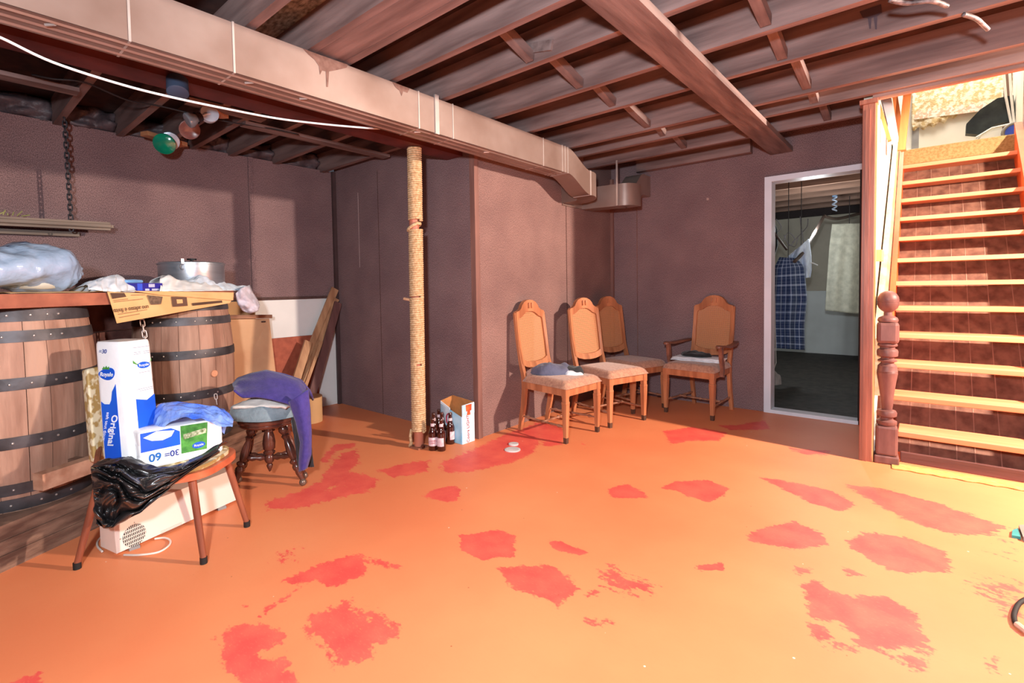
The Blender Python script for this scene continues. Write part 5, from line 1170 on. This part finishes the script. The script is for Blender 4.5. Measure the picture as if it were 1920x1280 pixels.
def spot(c, face, shade_d, shade_m, label, r=.045, sr=.055, boxw=.0):
    c = Vector(c); face = Vector(face).normalized(); shade_d = Vector(shade_d).normalized(); t = thing('spot_lamp', label, 'lamp', c, 0, 'spot lamps over the bar')
    b = MB(); b.lathe([(0, -.02), (r, -.02), (r*1.05, .0), (r, .02), (r*.8, .022), (0, .022)], c, 24, axis=face); b.obj('junction_box', M_chr, t, smooth=40)
    b = MB(); b.tube([c+face*.02, c+face*.03+shade_d*.03, c+shade_d*.06], .008, 8); b.obj('swivel_arm', M_chr, t, smooth=60)
    b = MB(); b.lathe([(.016, -.005), (.02, .0), (.03, .03), (sr, .06), (sr, .075), (sr*.9, .08), (0, .085)], c+shade_d*.055, 28, axis=shade_d); b.obj('bulb', shade_m, t, smooth=40)
    b = MB(); b.lathe([(.018, -.012), (.026, .0), (.036, .03), (.034, .03), (.022, 0), (.016, -.012)], c+shade_d*.05, 20, axis=shade_d); b.obj('socket_cup', mat('dark_socket', (50, 40, 44), .4), t, smooth=40)
    return t
toC = lambda p: (Vector((0, 0, H))-Vector(p)).normalized()
M_grn = mat('green_glass_bulb', (10, 150, 108), .12, rgb2=(6, 110, 90), scale=6, bump=0, coat=.8, spec=.8)
M_clr = mat('clear_reflector_bulb', (176, 186, 196), .15, metal=.5, coat=.5); M_red = mat('dim_red_brown_shade', (150, 112, 104), .3, rgb2=(110, 60, 56), coat=.4)
p = fz(318, 264, 2.235); spot(p, toC(p)+Vector((.1, 0, -.2)), (at(288, 281, 2.65)-at(310, 268, 2.75))*1.2+toC(p)*.12, M_grn, 'spot lamp with a glossy green bulb, lowest of the ceiling lamps', .062, .070)
p = fz(392, 214, 2.225); spot(p, toC(p)+Vector((.3, .2, .3)), at(365, 222, 2.9)-at(392, 214, 2.95), M_clr, 'spot lamp with a clear reflector bulb, upper right of the green one', .05, .045)
b = MB(); p = fz(352, 240, 2.225); d_ = (at(366, 253, 2.75)-at(345, 235, 2.9)).normalized(); b.lathe([(0, 0), (.03, 0), (.042, .04), (.062, .09), (.058, .092), (0, .06)], p-d_*.04, 24, axis=d_); simple('red_lamp_shade', b, M_red, 'brownish red lamp shade between the green bulb lamp and the clear lamp', 'lamp shade', smooth=40)
b = MB(); p = fz(333, 163, 2.09); b.lathe([(.035, -.04), (.045, -.038), (.045, .035), (.038, .04), (0, .04)], p, 20, axis=toC(p)*.6+Vector((0, 0, -1))); simple('junction_box', b, mat('navy_plastic_box', (62, 74, 96), .5), 'dark blue grey round junction box under the duct at upper left', 'junction box', smooth=40)
b = MB(); b.box(at(318, 262, 2.95)-Vector((.03, .05, .01)), at(318, 262, 2.95)+Vector((.03, .05, .01))); bmesh.ops.scale(b.bm, vec=(1, 1, 1), verts=b.bm.verts)
b.bm.free()
for (a, c, w_, lb) in (((270, 250), (345, 272), .07, 'pale orange wood backing behind the green bulb lamp'), ((398, 205), (420, 218), .06, 'orange wood chip behind the clear reflector lamp')):
    b = MB(); b.beam(fz(*a, 2.262), fz(*c, 2.262), w_, .03, up=(0, 0, 1)); simple('lamp_mounting_board', b, wood('orange_scrap', (196, 136, 96), (160, 104, 72)), lb, 'board')
# loose cable ends over the right side
for q, (P, lb) in enumerate(((((1668, 0), (1700, 6), (1745, 2), (1778, 12)), 'grey cable end poking from the joists at the top right'), (((1806, 27), (1830, 35), (1845, 48), (1853, 56)), 'short dark cable end poking down at the far top right'))):
    b = MB(); b.tube(smooth_path([fz(*p, 2.27-.012*k_) for k_, p in enumerate(P)]), [.009]*(8*3)+[.005], 8); simple('cable_end', b, mat('grey_cable', (150, 140, 140), .5, rgb2=(70, 60, 60), scale=30), lb, 'cable', smooth=180)

# ------------------------------------------------------------------ laundry room contents
M_lj = wood('pale_joist', (150, 116, 98), (110, 82, 70), axis=0)
for q, y in enumerate((5.2, 5.62, 6.05, 6.5, 6.95, 7.4, 7.9, 8.5, 9.1)):
    b = MB(); b.box((-3.15, y-.04, ZJ), (-.305, y, ZF-.001)); simple('laundry_joist', b, M_lj, 'pale joist in the laundry room ceiling, %s one in from the white door' % ORD[q], 'joist', 'laundry room joists')
b = MB(); b.box((-3.15, 9.12, 2.17), (-.305, 9.2, 2.279)); simple('laundry_pipe_beam', b, M_dark, 'dark beam under the far laundry joists', 'beam')
zz = lambda px, py, D: at(px, py, D)
D0 = 5.7
b = MB(); b.tube(smooth_path([zz(1545, 405, 6.2), zz(1530, 432, 5.9), zz(1508, 470, 5.6), zz(1490, 490, 5.3)]), .018, 8); b.tube([zz(1447, 430, 5.4), zz(1475, 468, 5.5)], .012, 8)
b.tube(smooth_path([zz(1545, 405, 6.2), zz(1570, 410, 6.5), zz(1612, 400, 6.8)]), .02, 8); simple('clothes_pole', b, mat('dark_branch', (86, 70, 62), .8), 'dark crooked pole slung under the laundry ceiling carrying the shirts', 'pole', smooth=180)
def plaid():
    m = bpy.data.materials.new('blue_plaid'); m.use_nodes = True; nt = m.node_tree; N = nt.nodes; L = nt.links; b = N['Principled BSDF']; b.inputs['Roughness'].default_value = .9
    uv = N.new('ShaderNodeAttribute'); uv.attribute_name = 'weave'; sx = N.new('ShaderNodeSeparateXYZ'); L.new(uv.outputs['Vector'], sx.inputs[0]); out = []
    for ax, fr_, th_ in ((0, 7, .80), (1, 12, .80), (0, 21, .88), (1, 34, .88)):
        a = N.new('ShaderNodeMath'); a.operation = 'MULTIPLY'; a.inputs[1].default_value = fr_; L.new(sx.outputs[ax], a.inputs[0])
        f = N.new('ShaderNodeMath'); f.operation = 'FRACT'; L.new(a.outputs[0], f.inputs[0]); g = N.new('ShaderNodeMath'); g.operation = 'GREATER_THAN'; g.inputs[1].default_value = th_; L.new(f.outputs[0], g.inputs[0])
        k = N.new('ShaderNodeMath'); k.operation = 'MULTIPLY'; k.inputs[1].default_value = .34 if fr_ < 15 else .14; L.new(g.outputs[0], k.inputs[0]); out.append(k.outputs[0])
    s = out[0]
    for o in out[1:]:
        a = N.new('ShaderNodeMath'); a.operation = 'ADD'; L.new(s, a.inputs[0]); L.new(o, a.inputs[1]); s = a.outputs[0]
    mx = N.new('ShaderNodeMix'); mx.data_type = 'RGBA'; L.new(s, mx.inputs[0]); mx.inputs[6].default_value = (*s2l((34, 52, 92)), 1); mx.inputs[7].default_value = (*s2l((196, 208, 232)), 1); L.new(mx.outputs[2], b.inputs['Base Color']); return m
L_ = [(1462, 482), (1450, 505), (1446, 560), (1446, 610), (1448, 652)]; R_ = [(1494, 484), (1508, 500), (1513, 560), (1508, 610), (1509, 656)]
def shirt(name, L_, R_, D, m, label, cat='shirt', seed=0., fold=.03, nu=40, nv=50):
    n = len(L_); b = MB()
    def f(u, v):
        a, c_ = itp(L_, v), itp(R_, v); x, y = a[0]+(c_[0]-a[0])*u, a[1]+(c_[1]-a[1])*u
        return at(x, y, D-.08*math.sin(u*PI)+fold*math.sin(u*16+seed+v*2)*min(1, v*2))
    b.grid(f, nu, nv); o = simple(name, b, m, label, cat, smooth=180, solid=.006)
    mx_ = (at(*L_[0], D)+at(*R_[0], D))/2; q = MB(); q.tube([mx_-Vector((0, 0, .02)), Vector((mx_.x, mx_.y, 2.279))], .004, 5); q.obj('hanging_cord', Mdk, o); return o
ps = shirt('plaid_shirt', L_, R_, 5.5, plaid(), 'navy plaid shirt hanging inside the laundry doorway', seed=1.)
me = ps.data; wv = me.attributes.new('weave', 'FLOAT_VECTOR', 'POINT'); nu, nv = 40, 50
arr = np.zeros((len(me.vertices), 3), np.float32)
for i in range(nu+1):
    for j in range(nv+1): arr[i*(nv+1)+j] = (i/nu, j/nv*1.05, 0)
wv.data.foreach_set('vector', arr.ravel())
shirt('white_shirt_on_hanger', [(1488, 472), (1476, 482), (1486, 506), (1498, 522)], [(1516, 448), (1521, 480), (1522, 505), (1519, 520)], 5.6, cloth('pale_blue_shirt', (206, 218, 238)), 'pale blue white shirts bunched behind the plaid shirt', seed=4., fold=.04)
shirt('dark_jacket', [(1440, 405), (1440, 430), (1440, 460), (1440, 482)], [(1450, 412), (1457, 430), (1458, 460), (1452, 482)], 5.6, cloth('dark_green_jacket', (36, 44, 44)), 'dark garment hanging at the upper left inside the laundry doorway', 'jacket')
shirt('canvas_sheet', [(1560, 420), (1555, 460), (1550, 530), (1547, 582)], [(1625, 418), (1625, 460), (1625, 530), (1625, 590)], 6.6, cloth('grey_canvas', (196, 194, 176), bump=.3), 'pale canvas sheet hanging at the right inside the laundry doorway', 'cloth', fold=.015)
b = MB(); b.tube([at(1490, 490, 5.62), at(1524, 493, 5.62), at(1533, 497, 5.62)], .007, 6); simple('clothes_hanger', b, mat('white_plastic', (220, 220, 220), .4), 'white hanger end sticking out from the pale shirts', 'hanger')
lf = thing('laundry_lamp', 'blue white lampholder with a spiral bulb hanging from the laundry ceiling', 'lamp', at(1565, 375, 6.6))
b = MB(); c = at(1565, 362, 6.6); b.lathe([(0, .06), (.05, .06), (.055, .02), (.085, .015), (.085, 0), (.03, -.01), (.028, -.05), (0, -.05)], c, 24); b.obj('lampholder', mat('sky_blue_plastic', (150, 178, 214), .4), lf, smooth=40)
b = MB(); b.tube([c+Vector((.022*math.cos(a), .022*math.sin(a), -.05-.010*a)) for a in np.linspace(0, 6*PI, 60)], .011, 8); b.obj('spiral_bulb', mat('white_tube_glass', (214, 228, 250), .3), lf, smooth=180)
b = MB()
for P in (((1500, 405), (1503, 430), (1508, 460)), ((1515, 410), (1513, 425), (1500, 440), (1485, 455)), ((1455, 410), (1465, 425), (1458, 435)), ((1470, 440), (1480, 460), (1490, 448), (1478, 436), (1468, 452)), ((1475, 455), (1490, 462), (1496, 446))): b.tube(smooth_path([at(*p, 6.4) for p in P]), .005, 5)
simple('dangling_wires', b, Mdk, 'tangle of thin dark wires hanging against the laundry back wall', 'wire', smooth=180)
b = heap(at(1447, 708, 5.0)-Vector((0, 0, .06)), .08, .07, .14, 0, 2., .4); b2 = b; b.lathe([(0, 0), (.03, .01), (.04, .05), (.02, .09), (0, .1)], at(1452, 712, 4.98)-Vector((0, 0, .05)), 12); tagp = simple('grey_plush_toy', b, cloth('grey_plush', (150, 140, 134)), 'small grey plush bundle hanging low at the left inside the laundry doorway', 'plush toy', smooth=180)
b = MB(); b.tube([at(1449, 400, 5.02), at(1452, 560, 5.0), at(1455, 680, 5.0), at(1450, 695, 5.0)], .005, 6); b.obj('cord', mat('pale_cord', (190, 184, 176), .7), tagp)
b = MB(); q_ = at(1447, 700, 5.0)

# ------------------------------------------------------------------ floor bits on the right
mt = thing('straw_mat', 'thin tan patterned mat lying along the foot of the stairs', 'mat', fz(1780, 895))
M_mat = mat('tan_straw', (226, 188, 116), .9, rgb2=(186, 150, 76), scale=30, stretch=(1, 4, 1), bump=.4)
a_, c_ = fz(1672, 868), fz(1960, 915); d_ = (c_-a_).normalized(); pr2 = Vector((d_.y, -d_.x, 0)); pr2 = pr2 if pr2.y < 0 else -pr2
b = MB(); b.grid(lambda u, v: a_+(c_-a_)*u+pr2*(.005+.115*v+.006*math.sin(u*40)*(v > .5))+Vector((0, 0, .004+.002*nz((u*20, v*6, 1), 1))), 60, 8); b.obj('woven_strip', M_mat, mt, solid=.004)
cd = thing('extension_cable', 'black cord with a pale sleeve curling in at the right edge of the floor', 'cord', fz(1920, 1160))
b = MB(); b.tube(smooth_path([fz(*p, .008) for p in ((1935, 1118), (1912, 1130), (1902, 1150), (1903, 1165), (1908, 1172))]), .0075, 8); b.obj('black_section', mat('black_rubber', (34, 30, 30), .7), cd, smooth=180)
b = MB(); b.tube([fz(1907, 1170, .009), fz(1930, 1188, .009)], .010, 8); b.obj('pale_sleeve', mat('cream_sleeve', (226, 196, 176), .5), cd)
pd = thing('teal_gadget', 'small grey device with a teal tab at the right edge of the floor', 'gadget', fz(1912, 1005))
b = MB(); pts = [fz(*p) for p in ((1910, 992), (1935, 990), (1935, 1020), (1918, 1014))]; b.prism(pts, (0, 0, .02)); b.obj('grey_casing', mat('grey_plastic', (150, 140, 132), .5), pd)
b = MB(); pts = [fz(*p) for p in ((1898, 998), (1909, 994), (1914, 1011), (1897, 1008))]; b.prism(pts, (0, 0, .012)); b.obj('teal_tab', mat('teal_plastic', (60, 160, 160), .4), pd)
